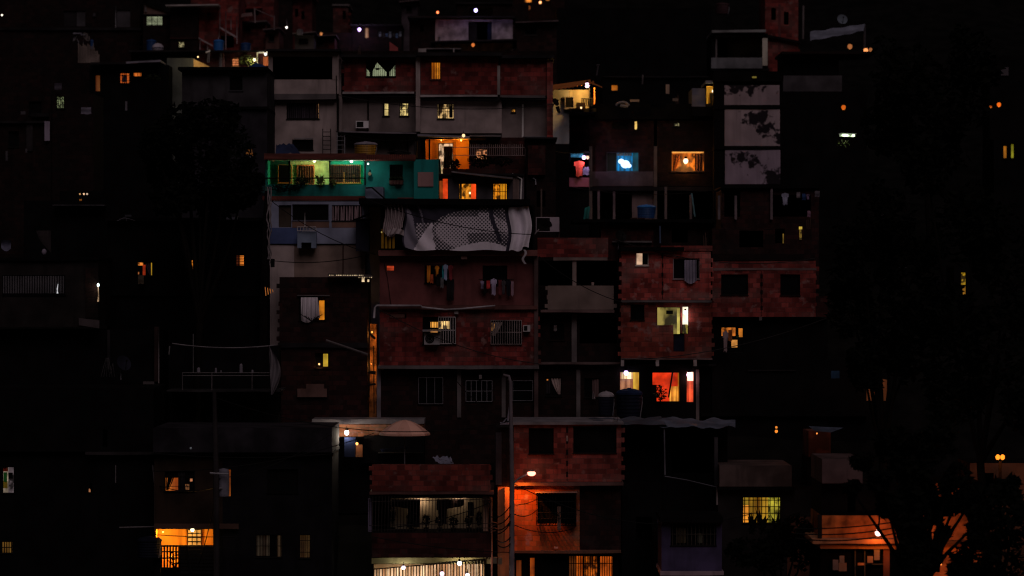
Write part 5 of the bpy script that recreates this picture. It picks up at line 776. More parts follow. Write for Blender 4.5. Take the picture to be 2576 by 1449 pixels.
b = MB(); b.tube([P(619, 388, 12), P(628, 372, 12), P(637, 392, 12)], [.02, .2, .03]); b.ball(P(628, 383, 12), .14, 8); b.solo('orange_shade', LIT((.5, .16, .03), .25, 'leaf'), 'small dull orange shade left of the green house', 'lamp'); b = MB(); b.pb(626, 394, 631, 403, 12, .1); b.pb(627, 407, 643, 409, 12, .2); b.solo('pipe_fitting', M((.2, .18, .22)), 'pale pipe fitting below the orange shade', 'pipe')
b = MB(); b.pb(622, 456, 650, 462, 12, .4); b.pb(620, 464, 668, 486, 12.2, .5); b.solo('balcony_box', M((.012, .06, .07)), 'dark teal box beside the green porch', 'box')

# ================================================================ bottom row
h = House('black building in the lower left corner', 0, -30, 386, 6); h.wall(-30, 975, 386, 1136, BLACK, [(258, 1080, 270, 1125)]); h.slab(215, 1136.5, 388, 1144, M((.03, .026, .028)), .1); h.wall(-30, 1145, 386, 'g', BLACK, [(6, 1174, 36, 1241), (2, 1362, 32, 1392), (225, 1215, 232, 1238)], dy=.4)
h.win(6, 1174, 36, 1241, [(6, 1174, 22, 1241, LIT((.55, .42, .30), .42, 'plain', 2)), (21, 1174, 36, 1241, LIT((.32, .24, .26), .35, 'room'))], dy=.4, curt=[(7, 1175, 20, 1186, M((.4, .05, .02))), (9, 1188, 18, 1212, M((.03, .25, .04))), (8, 1210, 19, 1228, M((.55, .42, .04)))], extra=[('dark_picture', 21, 1189, 32, 1204, BLACK)], label='window with a colourful blotched curtain'); h.win(2, 1362, 32, 1392, LIT((.55, .28, .05), .35, 'folds', .5), dy=.4, bars=(5, 1), br=.025)
b = MB(); b.lathe(P(225, 1238, .3), [(.001, 0), (.06, 0), (.05, .15), (.001, .2)], 8); b.solo('ember_lamp', LIT((.8, .3, .12), .5, 'leaf'), 'faint ember glow in the lower left building', 'lamp')
b = MB(); b.tube([P(384, 1170, -.4), P(389, 1225, -.4), P(389, 1325, -.4)], .03); b.tube([P(300, 1327, -.4), P(389, 1325, -.4)], .035); b.tube([P(291, 1170, -.3), P(291, 1215, -.3)], .02); b.solo('drain_pipe', M((.16, .14, .15)), 'pale drain pipe turning at the edge of the black building', 'pipe')
A = -2
h = House('dark grey house above an orange lit ground floor room', A, 385, 835, 6)
h.wall(385, 1076, 835, 1138, M((.026, .023, .029), dirt=.6), dy=-.2); h.slab(385, 1138.5, 838, 1144, BLACK, .1); h.wall(388, 1145, 560, 1318, M((.030, .018, .013)), [(414, 1185, 490, 1236)], dy=.3); h.wall(560.5, 1145, 835, 'g', M((.009, .008, .010)), [(566, 1180, 582, 1250), (672, 1180, 750, 1240), (643, 1345, 709, 1402), (752, 1345, 782, 1404)], dy=.3); h.slab(388, 1318.5, 600, 1330, M((.08, .04, .03)), .0)
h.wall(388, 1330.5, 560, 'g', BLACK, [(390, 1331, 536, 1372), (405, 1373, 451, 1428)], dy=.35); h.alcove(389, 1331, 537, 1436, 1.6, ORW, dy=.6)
h.win(414, 1185, 490, 1236, [(414, 1185, 490, 1236, BLACK), (417, 1202, 448, 1234, LIT((1, .24, .03), .6, 'folds', .7)), (478, 1204, 484, 1211, LIT((1, .35, .15), .6)), (466, 1218, 476, 1232, LIT((.8, .3, .1), .3, 'room', 3))], dy=.3, bars=(0, 2), curt=[(418, 1190, 440, 1233, BLACK, 'left'), (448, 1187, 465, 1234, CLOTH_D)]); h.win(566, 1180, 582, 1250, LIT((.8, .18, .02), .35, 'folds', .5), dy=.3, sill=False, name='doorway'); h.win(672, 1180, 750, 1240, BLACK, dy=.3, frame=BLACK)
h.win(643, 1345, 709, 1402, [(643, 1345, 709, 1402, BLACK), (645, 1347, 678, 1398, LIT((.30, .20, .12), .08, 'folds')), (697, 1347, 707, 1400, LIT((.4, .24, .12), .12, 'folds'))], dy=.3, bars=(9, 1), barm=BLACK); h.win(752, 1345, 782, 1404, LIT((.42, .22, .07), .12, 'folds'), dy=.3, bars=(6, 2))
wn = h.box('tiled_panel', M((.7, .6, .48)), 472, 1332, 507, 1372, 1.4, .05); g = MB(); [g.tube([P(472 + 11.5 * k, 1332, -.7), P(472 + 11.5 * k, 1374, -.7)], .02, 4) for k in range(4)]; [g.tube([P(472, 1332 + 10 * k, -.7), P(507, 1332 + 10 * k, -.7)], .02, 4) for k in range(5)]; g.build('panel_grid', DMETAL, wn)
g = MB(); [g.tube([P(406 + 7.4 * k, 1374, A - .1), P(406 + 7.4 * k, 1428, A - .1)], .04, 4) for k in range(7)]; [g.tube([P(403, yy, A - .1), P(452, yy, A - .1)], .035, 4) for yy in (1374, 1388, 1404)]; o = thing('iron_gate', 'iron gate with upright bars before the orange room', 'gate', P(428, 1430, A - .1)); g.build('bars', DMETAL, o); b = MB(); b.pb(388, 1360, 404, 1449, A - .15, .25); b.build('gate_post', BLACK, o)
b = MB(); [b.pb(452 + 2 * (k % 2), 1374 + 9 * k, 560, 1380 + 9 * k, A - .3 - .02 * k, .06) for k in range(8)]; b.tube([P(470, 1372, A - .5), P(480, 1440, A - .5)], .06); b.solo('plank_fence', DMETAL, 'dark plank fence right of the iron gate', 'fence'); plant(440, 1432, A - .3, 40, 44, 'dark plant seen against the orange gate', LEAF_B, n=70, group='shrubs')
bulb(484, 1333, A + .25, 'bright oval bulb hanging in the orange room', 45, (1, .50, .10), .09, (1, .95, .6), 14, rad=.09); bulb(410, 1338, A + .9, 'second amber lamp at the left of the orange room', 22, (1, .46, .08), .04, (1, .5, .12), 4); bulb(430, 1400, A + 1.0, 'low amber lamp behind the iron gate', 14, (1, .42, .08), .04, (1, .45, .1), 3)
o = thing('utility_pole', 'slim dark utility pole with a pale transformer box', 'utility pole', P(543, 1449, -7) - Vector((0, 0, 4))); b = MB(); b.tube([P(545, 1640, -7), P(544, 1200, -7), P(539, 985, -7)], [.16, .14, .10], 8); b.build('pole', M((.030, .026, .028)), o); b = MB(); b.lathe(P(562, 1248, -6.6), [(.001, 0), (.26, 0), (.28, .1), (.28, 1.2), (.24, 1.3), (.001, 1.34)], 14); b.build('transformer', M((.19, .18, .23)), o); b = MB(); b.tube([P(528, 1190, -7.1), P(575, 1193, -7.1)], .05); b.tube([P(552, 1228, -7), P(566, 1230, -6.7)], .05); b.build('crossarm', GMETAL, o)
tank(340, 1352, 404, 1405, -3, M((.008, .009, .02), .6), 'dark navy tank at the left of the iron gate'); bulb(480, 1127, -2.6, 'tiny grey insulator lamp on the dark wall', 0, (.5, .5, .5), .05, (.4, .4, .45), .15)
b = MB(); b.sheet(lambda u, v: P(560 + 8 * u, 1345 + 0 * v + 60 * v, -5), 2, 2); 
# terrace with parasol
h = House('rooftop terrace room with a pale slab and brick back wall', 5, 780, 1070, 3); h.wall(836, 1068, 1066, 1098, BR((.42, .16, .08), .5, .3), dy=.6); h.wall(836, 1098.5, 1066, 'g', BLACK, dy=.6); h.slab(786, 1054, 1068, 1066, M((.17, .155, .17)), .4, depth=2, tilt=-.0); h.wall(786, 1066.5, 835, 'g', BLACK, dy=.6)
bulb(872, 1088, 4.2, 'glaring white bulb under the pale terrace slab', 60, (1, .84, .66), .12, (1, .95, .95), 16); h.box('cabinet', M((.0025, .005, .018)), 866, 1100, 894, 1150, -.6, .4, 'blue cabinet'); h.box('dark_panel', BLACK, 915, 1096, 1066, 1165, -.2, .3)
bulb(898, 1116, 4.1, 'orange lamp beside the blue cabinet', 2, (1, .36, .08), .07, (1, .4, .1), 3); b = MB(); b.pb(895, 1119, 912, 1150, 4.4, .2); b.solo('shelf_unit', M((.12, .05, .02)), 'small shelf lit orange beside the blue cabinet', 'shelf')
o = thing('patio_umbrella', 'wide salmon patio umbrella open on the roof terrace', 'umbrella', P(1018, 1165, 1)); b = MB(); c = P(1018, 1056, 1); k = S(1); NS = 10
for s in range(NS):
    t, u = 2 * math.pi * s / NS, 2 * math.pi * (s + 1) / NS
    for j in range(5):
        f0, f1 = j / 5, (j + 1) / 5; z = lambda f: -(f ** 1.7) * 34 * k; rad = lambda f: f * 64 * k
        b.q(*[c + Vector((rad(f) * math.cos(a), rad(f) * math.sin(a), z(f))) for f, a in ((f0, t), (f1, t), (f1, u), (f0, u))], mi=s % 2)
    a0 = c + Vector((64 * k * math.cos(t), 64 * k * math.sin(t), -34 * k)); a1 = c + Vector((64 * k * math.cos(u), 64 * k * math.sin(u), -34 * k)); b.q(a0, a0 - Vector((0, 0, .09)), a1 - Vector((0, 0, .09)), a1, mi=s % 2)
b.build('canopy', [M((.80, .44, .34), dirt=.15), M((.66, .35, .27), dirt=.15)], o); b = MB(); b.tube([c + Vector((0, 0, .08)), c - Vector((0, 0, 2.3))], .03); b.build('pole', GMETAL, o); b = MB(); [b.tube([c - Vector((0, 0, .03)), c + Vector((62 * k * math.cos(2 * math.pi * s / NS), 62 * k * math.sin(2 * math.pi * s / NS), -35 * k))], .012, 4) for s in range(NS)]; b.build('ribs', DMETAL, o)
tarp('blue_tarp', M((.02, .04, .13)), 'narrow blue cloth on the table under the umbrella', 'cloth', [(956, 1130), (1010, 1123), (1050, 1126), (960, 1137)], 2.2, 1.8, .04); tarp('crumpled_cloth', M((.20, .20, .28)), 'crumpled pale blue cloth on the brick parapet', 'cloth', [(1088, 1150), (1134, 1148), (1143, 1170), (1104, 1166)], .6, .1, .14); b = MB(); b.pb(950, 1140, 1065, 1166, 1.6, 1.0); b.solo('terrace_table', BLACK, 'dark covered table under the salmon umbrella', 'table')
h = House('brick house with a barred balcony over a bright shopfront', -1, 925, 1240, 7, name='brick_house')
h.wall(936, 1168, 1233, 1236, BR((.24, .045, .035)), dy=-.1, depth=.3, name='parapet', teeth='lr', ragged=0); h.slab(930, 1236.5, 1242, 1243, M((.10, .045, .04)), .3); h.wall(935, 1243.5, 1236, 1340, BLACK, [(938, 1246, 1232, 1338)], dy=.1); h.wall(935, 1340.5, 1236, 1402, BRK_D, dy=-.25, name='parapet'); h.wall(935, 1403, 1236, 1418, M((.42, .36, .2)), dy=.7); h.slab(935, 1402.2, 1236, 1403, BLACK, .0)
b = MB(); b.pb(978, 1253, 1226, 1338, 1.3, .06); b.build('back_wall', M((.55, .44, .33)), h.root, 'beige balcony wall'); b = MB(); b.pb(926, 1254, 936, 1338, -.6, .1); b.build('side_curtain', M((.3, .25, .4)), h.root)
h.wall(978, 1244, 982, 1338, BLACK, dy=1.0, depth=.3, name='jamb'); h.col(1216, 1248, 1227, 1338, M((.75, .42, .3)), -.9, name='pilaster')
g = MB(); [g.tube([P(928 + 7.9 * k + 2, 1248, -1.25), P(928 + 7.9 * k, 1338, -1.3)], .016, 4) for k in range(39)]; [g.tube([P(928, yy, -1.27), P(1238, yy - 6, -1.27)], .016, 4) for yy in (1262, 1322, 1334)]; [g.tube([P(1236 - 0 * k, 1250, -1.2 + .25 * k), P(1236, 1338, -1.2 + .25 * k)], .02, 4) for k in range(5)]; g.build('balcony_grille', M((.05, .04, .04)), h.root)
for xa, xb, s, lb in ((986, 1056, 'left', 0), (1098, 1166, 'right', 0)):
    b = MB(); Yc = .9
    for half in (0, 1):
        def fn(u, v, xa=xa, xb=xb, half=half):
            x = xa + (xb - xa) * u; top = 1256; dip = 16 + 22 * (u if s == 'left' else 1 - u) ** .8 * (1 if half else .55); p = P(x, top + dip * v, Yc + .06 * math.sin(u * 20)); return p
        if half == 0: b.sheet(fn, 20, 4, double=.02)
    b.sheet(lambda u, v: P(xa + (xb - xa) * (.62 + .38 * u if s == 'left' else .38 * u) - (6 * v if s == 'left' else -10 * v) * (1 - u), 1258 + (68 if s == 'left' else 60) * v, Yc - .1 + .05 * math.sin(u * 12)), 10, 8, double=.02)
    b.build('swag_curtain', CLOTH_D if s == 'left' else M((.05, .03, .03)), h.root)
for k, (x, w_, hh, lb) in enumerate(((988, 14, 70, 'tall dark potted plant at the left of the barred balcony'), (1035, 26, 40, 'bushy dark plant behind the balcony bars'), (1072, 22, 34, 'third dark plant along the balcony bars'), (1106, 20, 30, 'low dark plant in the middle of the balcony bars'), (1140, 24, 26, 'drooping dark plant under the right swag curtain'), (1180, 20, 32, 'dark plant beside the balcony speaker'), (1205, 14, 40, 'slim dark plant at the right end of the bars'))): plant(x, 1338, -.2, w_, hh, lb, LEAF_B, pot=BLACK, n=90, group='plants behind the balcony bars')
b = MB(); b.pb(1177, 1264, 1192, 1298, .4, .3); b.solo('loudspeaker', BLACK, 'black box speaker hanging behind the right balcony bars', 'speaker')
for x in (1060, 1150): light(x, 1256, .95, 7, (1, .72, .45), h.root, .06, name='balcony_fill_light')  # unseen lights added to brighten the beige balcony wall
# shopfront
h.wall(935, 1418.5, 1236, 'g', BLACK, [(940, 1419, 1218, 1478)], dy=.8); h.alcove(938, 1416, 1220, 1490, 2.4, M((.75, .62, .45)), dy=1.0)
b = MB(); rr = random.Random(9)
for k in range(26): x = 942 + 10.6 * k; b.pb(x, 1432 - k * .75 + rr.uniform(-2, 2), x + rr.uniform(5, 9.5), 1478, -.05 + .02 * (k % 3) + 1.0, .03)
b.build('glowing_blind', [LIT((1, .66, .38), 1.5, 'folds', .5)], h.root); g = MB(); [g.tube([P(940 + 7.2 * k, 1412 + 20 - k * .6, -.35), P(940 + 7.2 * k, 1480, -.35)], .024, 4) for k in range(39)]; g.tube([P(938, 1432, -.35), P(1220, 1408, -.35)], .03); g.build('shop_grille', DMETAL, h.root)  # blind glows: bulb light on it put in as emission
bulb(1015, 1428, -.75, 'violet tinted bulb hanging left over the shopfront', 14, (1, .92, .62), .09, (.95, .75, 1), 16); bulb(1156, 1417, -.75, 'round white bulb hanging right over the shopfront', 20, (1, .80, .45), .11, (1, .92, .75), 16); bulb(1112, 1443, -.6, 'pinkish bulb in the middle of the shopfront', 6, (1, .75, .8), .10, (1, .7, .95), 14); bulb(1176, 1447, -.6, 'violet bulb at the bottom edge of the shopfront', 6, (.9, .75, 1), .10, (.85, .65, 1), 14)
# orange alley and pole
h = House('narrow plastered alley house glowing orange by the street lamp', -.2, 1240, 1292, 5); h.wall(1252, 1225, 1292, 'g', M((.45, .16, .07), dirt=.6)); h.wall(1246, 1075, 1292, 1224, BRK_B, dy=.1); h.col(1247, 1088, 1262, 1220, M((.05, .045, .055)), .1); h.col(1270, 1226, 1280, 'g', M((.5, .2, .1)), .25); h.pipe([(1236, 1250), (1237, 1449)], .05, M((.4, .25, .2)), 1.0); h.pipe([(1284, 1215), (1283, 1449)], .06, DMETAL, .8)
b = MB(); b.pb(1240, 1402, 1250, 1418, -1.2, .3); b.pb(1253, 1404, 1263, 1420, -1.2, .3); b.solo('meter_box', M((.25, .2, .14)), 'pair of small meter boxes beside the shopfront', 'meter box')
rr = random.Random(5)
for k in range(6): cable((1236 + 3 * k, 1300 + 14 * k, 1284, 1270 + 18 * k + rr.uniform(-10, 10)), -1.6, -2.6, .15 + .1 * rr.random(), 'tangled cable strung from the barred balcony to the street lamp pole', .03, group='cables by the street lamp')
b = MB(); [b.tube([P(1234 + 9 * math.cos(t * .8 + k) + 8, 1318 + 14 * k + 4 * math.sin(t * .8 + k), -1.7) for t in range(9)], .03, 5) for k in range(2)]; b.solo('cable_coil', M((.14, .07, .05)), 'coil of spare cable hung beside the balcony corner', 'cable')
# brick house lit by street lamp
h = House('brick house with two black windows beside the street lamp', 0, 1290, 1570, 6, name='brick_house')
h.slab(1288, 1062, 1568, 1068, M((.20, .18, .20)), .25); h.wall(1293, 1068.5, 1563, 1212, BR((.30, .065, .055)), [(1330, 1077, 1393, 1142), (1442, 1072, 1551, 1140)], teeth='r'); h.slab(1290, 1213, 1568, 1221, M((.14, .075, .07)), .3); h.wall(1293, 1222, 1458, 1384, BR((.52, .13, .042), .5, .3), [(1352, 1244, 1448, 1318)], dy=.1); h.wall(1458.4, 1222, 1562, 1384, BRK_K, dy=.3); h.slab(1290, 1384.5, 1562, 1391, M((.2, .09, .06)), .25); h.wall(1293, 1391.5, 1556, 'g', BLACK, [(1297, 1408, 1313, 1476), (1332, 1402, 1346, 1476), (1428, 1397, 1542, 1478)], dy=.4)  # wall right of the cage darkened: lamp shadow put into its brick colour
h.win(1330, 1077, 1393, 1142, BLACK, frame=BRK_B); h.win(1442, 1072, 1551, 1140, BLACK, frame=BRK_B); b = MB(); b.pb(1426, 1070, 1427.2, 1210, -.01, .02); [b.pb(1424, 1075 + 28 * k, 1429, 1088 + 28 * k, -.015, .03) for k in range(5)]; b.build('joint', BRK_B, h.root); h.box('plaster_smear', M((.45, .35, .33)), 1425, 1096, 1428, 1110, -.02, .02)
h.win(1297, 1408, 1313, 1476, LIT((.45, .08, .01), .4, 'folds', .5)); h.win(1332, 1402, 1346, 1476, LIT((1, .18, .012), .5, 'folds', .8)); wn = h.win(1428, 1397, 1542, 1478, [(1430, 1399, 1448, 1478, LIT((.25, .06, .01), .25)), (1448, 1399, 1466, 1476, LIT((1, .19, .012), .55, 'folds', .9)), (1470, 1400, 1503, 1476, LIT((1, .19, .012), .5, 'room', 1)), (1509, 1400, 1541, 1476, LIT((1, .16, .012), .5))], dy=.4, bars=(19, 2), br=.02)
for x in (1466, 1504): b = MB(); b.pb(x, 1398, x + 5, 1478, .45, .08); b.build('mullion', DMETAL, wn)
o = thing('window_cage', 'projecting iron window cage on the orange lit brick wall', 'window cage', P(1400, 1322, -.4)); g = MB()
for k in range(13): x = 1350 + 8 * k; g.tube([P(x, 1243, .05), P(x, 1243, -.75), P(x, 1305, -.75), P(x, 1322, -.35), P(x, 1322, .05)], .02, 4)
for yy, Yq in ((1262, -.75), (1290, -.75), (1305, -.75), (1322, -.35)): g.tube([P(1350, yy, .05), P(1350, yy, Yq), P(1446, yy, Yq), P(1446, yy, .05)], .02, 4)
g.build('bars', DMETAL, o); b = MB(); b.sheet(lambda u, v: P(1346 + 106 * u, 1236 + 4 * v, .1 - 1.1 * v), 12, 3, double=.03); b.build('awning', M((.32, .22, .19)), o); b = MB(); b.pb(1352, 1250, 1446, 1318, .3, .05); b.build('shade_board', BLACK, o); b = MB(); a = P(1447, 1240, 0); c = P(1447, 1322, 0); b.box(a.x, a.x + .04, -.95, .05, c.z, a.z); b.build('shadow_board', DMETAL, o)  # board on the cage side added to cast lamp shadow to the right
b = MB(); b.sheet(lambda u, v: P(1402 + 9 * u, 1274 + 60 * v, -.55 + .05 * math.sin(u * 9 + v * 5)), 5, 10, double=.02); b.solo('hanging_rag', M((.25, .15, .12)), 'long rag hanging inside the iron window cage', 'cloth', smooth=True)
plant(1425, 1320, -.4, 50, 40, 'dry plant growing in the iron window cage', LEAF_B, n=120)
h.box('fallen_can', M((.6, .3, .25)), 1394, 1376, 1404, 1380, -.2, .15)
o = thing('street_lamp', 'tall street lamp pole with a glowing orange lamp head', 'street lamp', P(1287, 1449, -2.4) - Vector((0, 0, 3))); b = MB(); b.tube([P(1288, 1600, -2.4), P(1288, 1200, -2.4), P(1284, 960, -2.4), P(1280, 946, -2.4), P(1266, 943, -2.4)], [.13, .12, .08, .07, .06], 8); b.build('pole', M((.16, .13, .15)), o, smooth=True); b = MB(); b.tube([P(1290, 1217, -2.4), P(1305, 1204, -2.4), P(1328, 1192, -1.75)], .05, 6); b.build('arm', GMETAL, o)
b = MB(); b.sheet(lambda u, v: P(1323 + 26 * v, 1189 - 3.5 * math.sin(math.pi * v), -1.75) + Vector((0, .16 * math.sin(math.pi * v) * math.cos(math.pi * u), .08 * math.sin(math.pi * v) * math.sin(math.pi * u))), 10, 8); b.build('hood', GMETAL, o)
lc = P(1337, 1190.5, -1.75); b = MB(); b.ball(lc, .21, 10, .66); b.build('lens', LIT((1, .26, .17), 4.5, 'bulb'), o, smooth=True)
light(1337, 1196, -1.42, 20, (1, .22, .015), o, .06, name='sodium_glow'); l = light(1316, 1203, -1.0, 300, (1, .21, .014), o, .08, (150, .5, (R(8), R(0), 0)), 'sodium_light')
for k, (x, y) in enumerate(((1276, 1063), (1278, 1066))): pass
b = MB(); b.pb(1258, 1063, 1284, 1068, -.6, .5); b.tube([P(1277, 1063, -.5), P(1285, 1000, -.5)], .05); b.tube([P(1266, 1063, -.5), P(1274, 1052, -.5)], .03); b.solo('roof_stand', M((.3, .28, .36)), 'pale stand with a leaning strut beside the lamp pole top', 'stand')
# right part of the bottom row
rr = random.Random(2)
tarp('roof_tarp', M((.05, .06, .085)), 'dark bluish tarp roof right of the brick house', 'tarp', [(1480, 1052), (1660, 1050), (1680, 1070), (1500, 1064)], 4, .2, .18); tarp('roof_tarp', M((.10, .12, .17)), 'lighter blue tarp roof over the dark porch', 'tarp', [(1640, 1050), (1850, 1056), (1850, 1076), (1660, 1074)], 4, .2, .2); tarp('pink_cloth', M((.28, .18, .16)), 'small pinkish sheet on the blue tarp roof', 'cloth', [(1730, 1066), (1752, 1066), (1755, 1071), (1728, 1071)], 1.0, .5, .03)
h = House('black porch house under the blue tarp roofs', 2, 1568, 1830, 4); h.wall(1566, 1070, 1830, 'g', BLACK, [(1690, 1085, 1790, 1190)], dy=.3); g = MB(); g.tube([P(1671, 1078, .3), P(1673, 1195, .3)], .04); g.tube([P(1672, 1198, .3), P(1730, 1208, .3), P(1805, 1226, .3)], .03); g.build('porch_post', M((.13, .13, .16)), h.root); h.col(1797, 1100, 1806, 1225, M((.045, .042, .05)), 1.6)
h = House('plastered parapet house with a yellow barred window', -.5, 1805, 2065, 5); h.wall(1810, 1171, 1992, 1224, M((.085, .06, .058), dirt=.5), dy=-.2); h.slab(1806, 1224.5, 2000, 1232, BLACK, .3); h.wall(1806, 1233, 2062, 'g', M((.020, .017, .018)), [(1868, 1250, 1964, 1316), (2042, 1232, 2067, 1275)], dy=.2)
h.win(1868, 1250, 1964, 1316, [(1868, 1250, 1886, 1272, LIT((.6, .35, .03), .4)), (1868, 1271, 1886, 1316, LIT((1, .34, .03), .95, 'plain')), (1885, 1250, 1940, 1316, LIT((.80, .42, .03), .6, 'folds', .5)), (1932, 1250, 1964, 1316, LIT((.70, .58, .05), .6, 'room'))], dy=.2, bars=(9, 4), br=.022); h.win(2042, 1232, 2067, 1275, [(2043, 1233, 2066, 1245, LIT((.36, .34, .15), .35)), (2043, 1246, 2066, 1262, LIT((.2, .22, .22), .2)), (2043, 1263, 2066, 1273, LIT((.45, .4, .06), .35, 'leaf'))], dy=.2); h.pipe([(1803, 1228), (1804, 1270)], .05, CONC_D); h.wall(1980, 1300, 2068, 1450, M((.10, .04, .025)), dy=.1, depth=.3)
for x, hh, lb in ((1893, 60, 'spiky black plant left under the yellow window'), (1916, 70, 'tall spiky black plant before the yellow window'), (1955, 60, 'black banana plant at the right of the yellow window')): plant(x, 1345, -2, 36, hh, lb, LEAF_B, n=200, spiky=True, group='shrubs')
h = House('violet painted house with a barred window and pale ledge', -4, 1660, 1818, 4); h.wall(1664, 1312, 1816, 1436, PURP, [(1687, 1316, 1802, 1372)]); h.slab(1660, 1436.5, 1820, 1446, M((.30, .22, .26)), .25); h.wall(1664, 1446.5, 1816, 'g', BLACK); h.slab(1660, 1300, 1818, 1312, BLACK, .4, name='roof'); h.win(1687, 1316, 1802, 1372, BLACK, bars=(12, 1), barm=M((.07, .06, .05)), curt=[(1702, 1328, 1726, 1366, M((.07, .055, .03))), (1755, 1342, 1767, 1366, M((.10, .1, .07)))])
h = House('black gap house between the brick house and the violet house', 1, 1563, 1665, 4); h.wall(1564, 1215, 1664, 'g', BLACK, [(1600, 1300, 1640, 1360)]); h.wall(1645, 1330, 1662, 1450, BRK_B, dy=-.3, depth=.3)
# orange shop
h = House('corner shop lit orange with a ledge above dark display windows', -14, 2038, 2270, 5)
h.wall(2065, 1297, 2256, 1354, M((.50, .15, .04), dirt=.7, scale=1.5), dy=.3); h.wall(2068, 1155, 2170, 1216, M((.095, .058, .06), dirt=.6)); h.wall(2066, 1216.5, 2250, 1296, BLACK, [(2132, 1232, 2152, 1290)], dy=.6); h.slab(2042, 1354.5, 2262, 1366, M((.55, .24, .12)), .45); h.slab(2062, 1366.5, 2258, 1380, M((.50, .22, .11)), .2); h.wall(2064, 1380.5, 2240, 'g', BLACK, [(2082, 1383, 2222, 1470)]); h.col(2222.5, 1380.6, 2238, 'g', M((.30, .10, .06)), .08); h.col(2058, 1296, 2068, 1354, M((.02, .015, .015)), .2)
wn = h.win(2082, 1383, 2222, 1470, BLACK, frame=DMETAL); b = MB(); [b.pb(x, 1383, x + 3, 1470, -13.98, .08) for x in (2150, 2174)]; b.pb(2174, 1418, 2222, 1421, -13.99, .08); b.build('mullion', M((.10, .09, .08)), wn)
for k, (xa, ya, xb, yb, m, lb) in enumerate(((2095, 1408, 2109, 1434, M((.34, .26, .26)), 'left paper notice in the shop window'), (2112, 1398, 2124, 1418, M((.45, .33, .28)), 'upper half of the long paper notice'), (2110, 1416, 2130, 1437, M((.5, .3, .22)), 'lower sheet under the long paper notice'), (2158, 1416, 2174, 1422, M((.8, .35, .15)), 'small bright orange slip on the window bar'), (2182, 1399, 2196, 1416, M((.55, .34, .24)), 'square paper notice in the right display'), (2199, 1381, 2213, 1409, M((.42, .32, .30)), 'tall paper notice at the upper right display'))): b = MB(); b.pb(xa, ya, xb, yb, -14.10 - .005 * k, .02); b.solo('paper_notice', m, lb, 'notice', 'papers in the shop window')
bulb(2209, 1340, -15.0, 'glowing square street lamp before the orange shop wall', 24, (1, .24, .03), .14, (1, .5, .42), 14, name='wall_lamp', rad=.12)
b = MB(); b.tube([P(2209, 1336, -15.2), P(2212, 1310, -14.5), P(2212, 1290, -13.6)], .04); b.solo('lamp_bracket', DMETAL, 'dark bracket carrying the shop lamp', 'bracket')
for k in range(3): cable((2000, 1330 + 12 * k, 2258, 1312 + 14 * k), -15.4, -15.0, .1 + .06 * k, ('upper cable crossing the orange shop wall', 'middle cable crossing the orange shop wall', 'lower cable crossing the orange shop wall')[k], .03)
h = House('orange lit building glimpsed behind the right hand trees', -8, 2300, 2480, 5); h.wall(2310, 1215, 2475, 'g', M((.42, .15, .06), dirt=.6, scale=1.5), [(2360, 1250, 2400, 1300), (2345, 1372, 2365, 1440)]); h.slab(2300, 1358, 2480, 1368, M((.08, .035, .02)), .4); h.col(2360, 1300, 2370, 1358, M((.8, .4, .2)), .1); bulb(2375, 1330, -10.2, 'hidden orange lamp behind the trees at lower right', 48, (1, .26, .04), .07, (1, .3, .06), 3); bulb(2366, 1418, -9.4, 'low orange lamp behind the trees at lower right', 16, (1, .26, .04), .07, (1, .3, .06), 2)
o = thing('street_lamp', 'distant twin headed street lamp at the right edge', 'street lamp', P(2516, 1300, -6)); b = MB(); b.tube([P(2516, 1480, -6), P(2516, 1160, -6)], .08); b.build('pole', DMETAL, o)
for x in (2510, 2522): b = MB(); b.ball(P(x, 1150, -6), .11, 8, 1.2); b.build('lamp_head', LIT((1, .24, .015), 1.9, 'bulb'), o)
l = light(2516, 1158, -6.6, 40, (1, .25, .04), o)
h = House('dim orange wall behind the trees at the right edge', -2, 2440, 2620, 4); h.wall(2440, 1165, 2640, 'g', M((.18, .07, .035), dirt=.6), [(2470, 1190, 2500, 1230)])
h = House('dark shack with rust lit planks beside the trees', 3, 2030, 2105, 3); h.wall(2034, 1085, 2090, 1150, M((.12, .04, .028), dirt=.8)); h.wall(2030, 1150.5, 2105, 'g', BLACK, dy=.2); b = MB(); b.q(P(2034, 1072, 2), P(2122, 1076, 2), P(2090, 1088, 1.2), P(2050, 1084, 1.2)); b.build('sheet_roof', M((.12, .15, .22)), h.root); bulb(2055, 1090, 1.5, 'hidden ember lamp by the rust lit planks', 9, (1, .25, .05), .04, (1, .3, .06), 1)
for x, y, rx, c_, e, lb, Yq in ((1953, 1075, .06, (1, .3, .04), .9, 'upper tiny amber lamp above the plastered parapet', 6), (1953, 1085, .08, (1, .28, .03), 1.1, 'lower tiny amber lamp above the plastered parapet', 6)): bulb(x, y, Yq, lb, 0, c_, rx, c_, e)
h = House('small far house with a yellow window by the right trees', 18, 2400, 2450, 3); h.wall(2400, 670, 2450, 'g', BLACK, [(2416, 684, 2431, 745)]); h.win(2416, 684, 2431, 745, [(2416, 684, 2431, 722, LIT((.75, .42, .02), .5, 'leaf', .6)), (2416, 721, 2431, 745, LIT((.6, .25, .02), .5, 'plain'))])
h = House('far house with two slim amber windows at right', 40, 2500, 2600, 3); h.wall(2500, 350, 2580, 'g', BLACK, [(2523, 366, 2534, 399), (2542, 361, 2552, 399)]); h.win(2523, 366, 2534, 399, LIT((.9, .30, .02), .4)); h.win(2542, 361, 2552, 399, LIT((.6, .55, .03), .35)); h = House('far black house with a grey square pane at right', 44, 2480, 2590, 3); h.wall(2490, 140, 2580, 'g', BLACK); h.box('shutter', M((.10, .09, .11)), 2518, 169, 2537, 190)
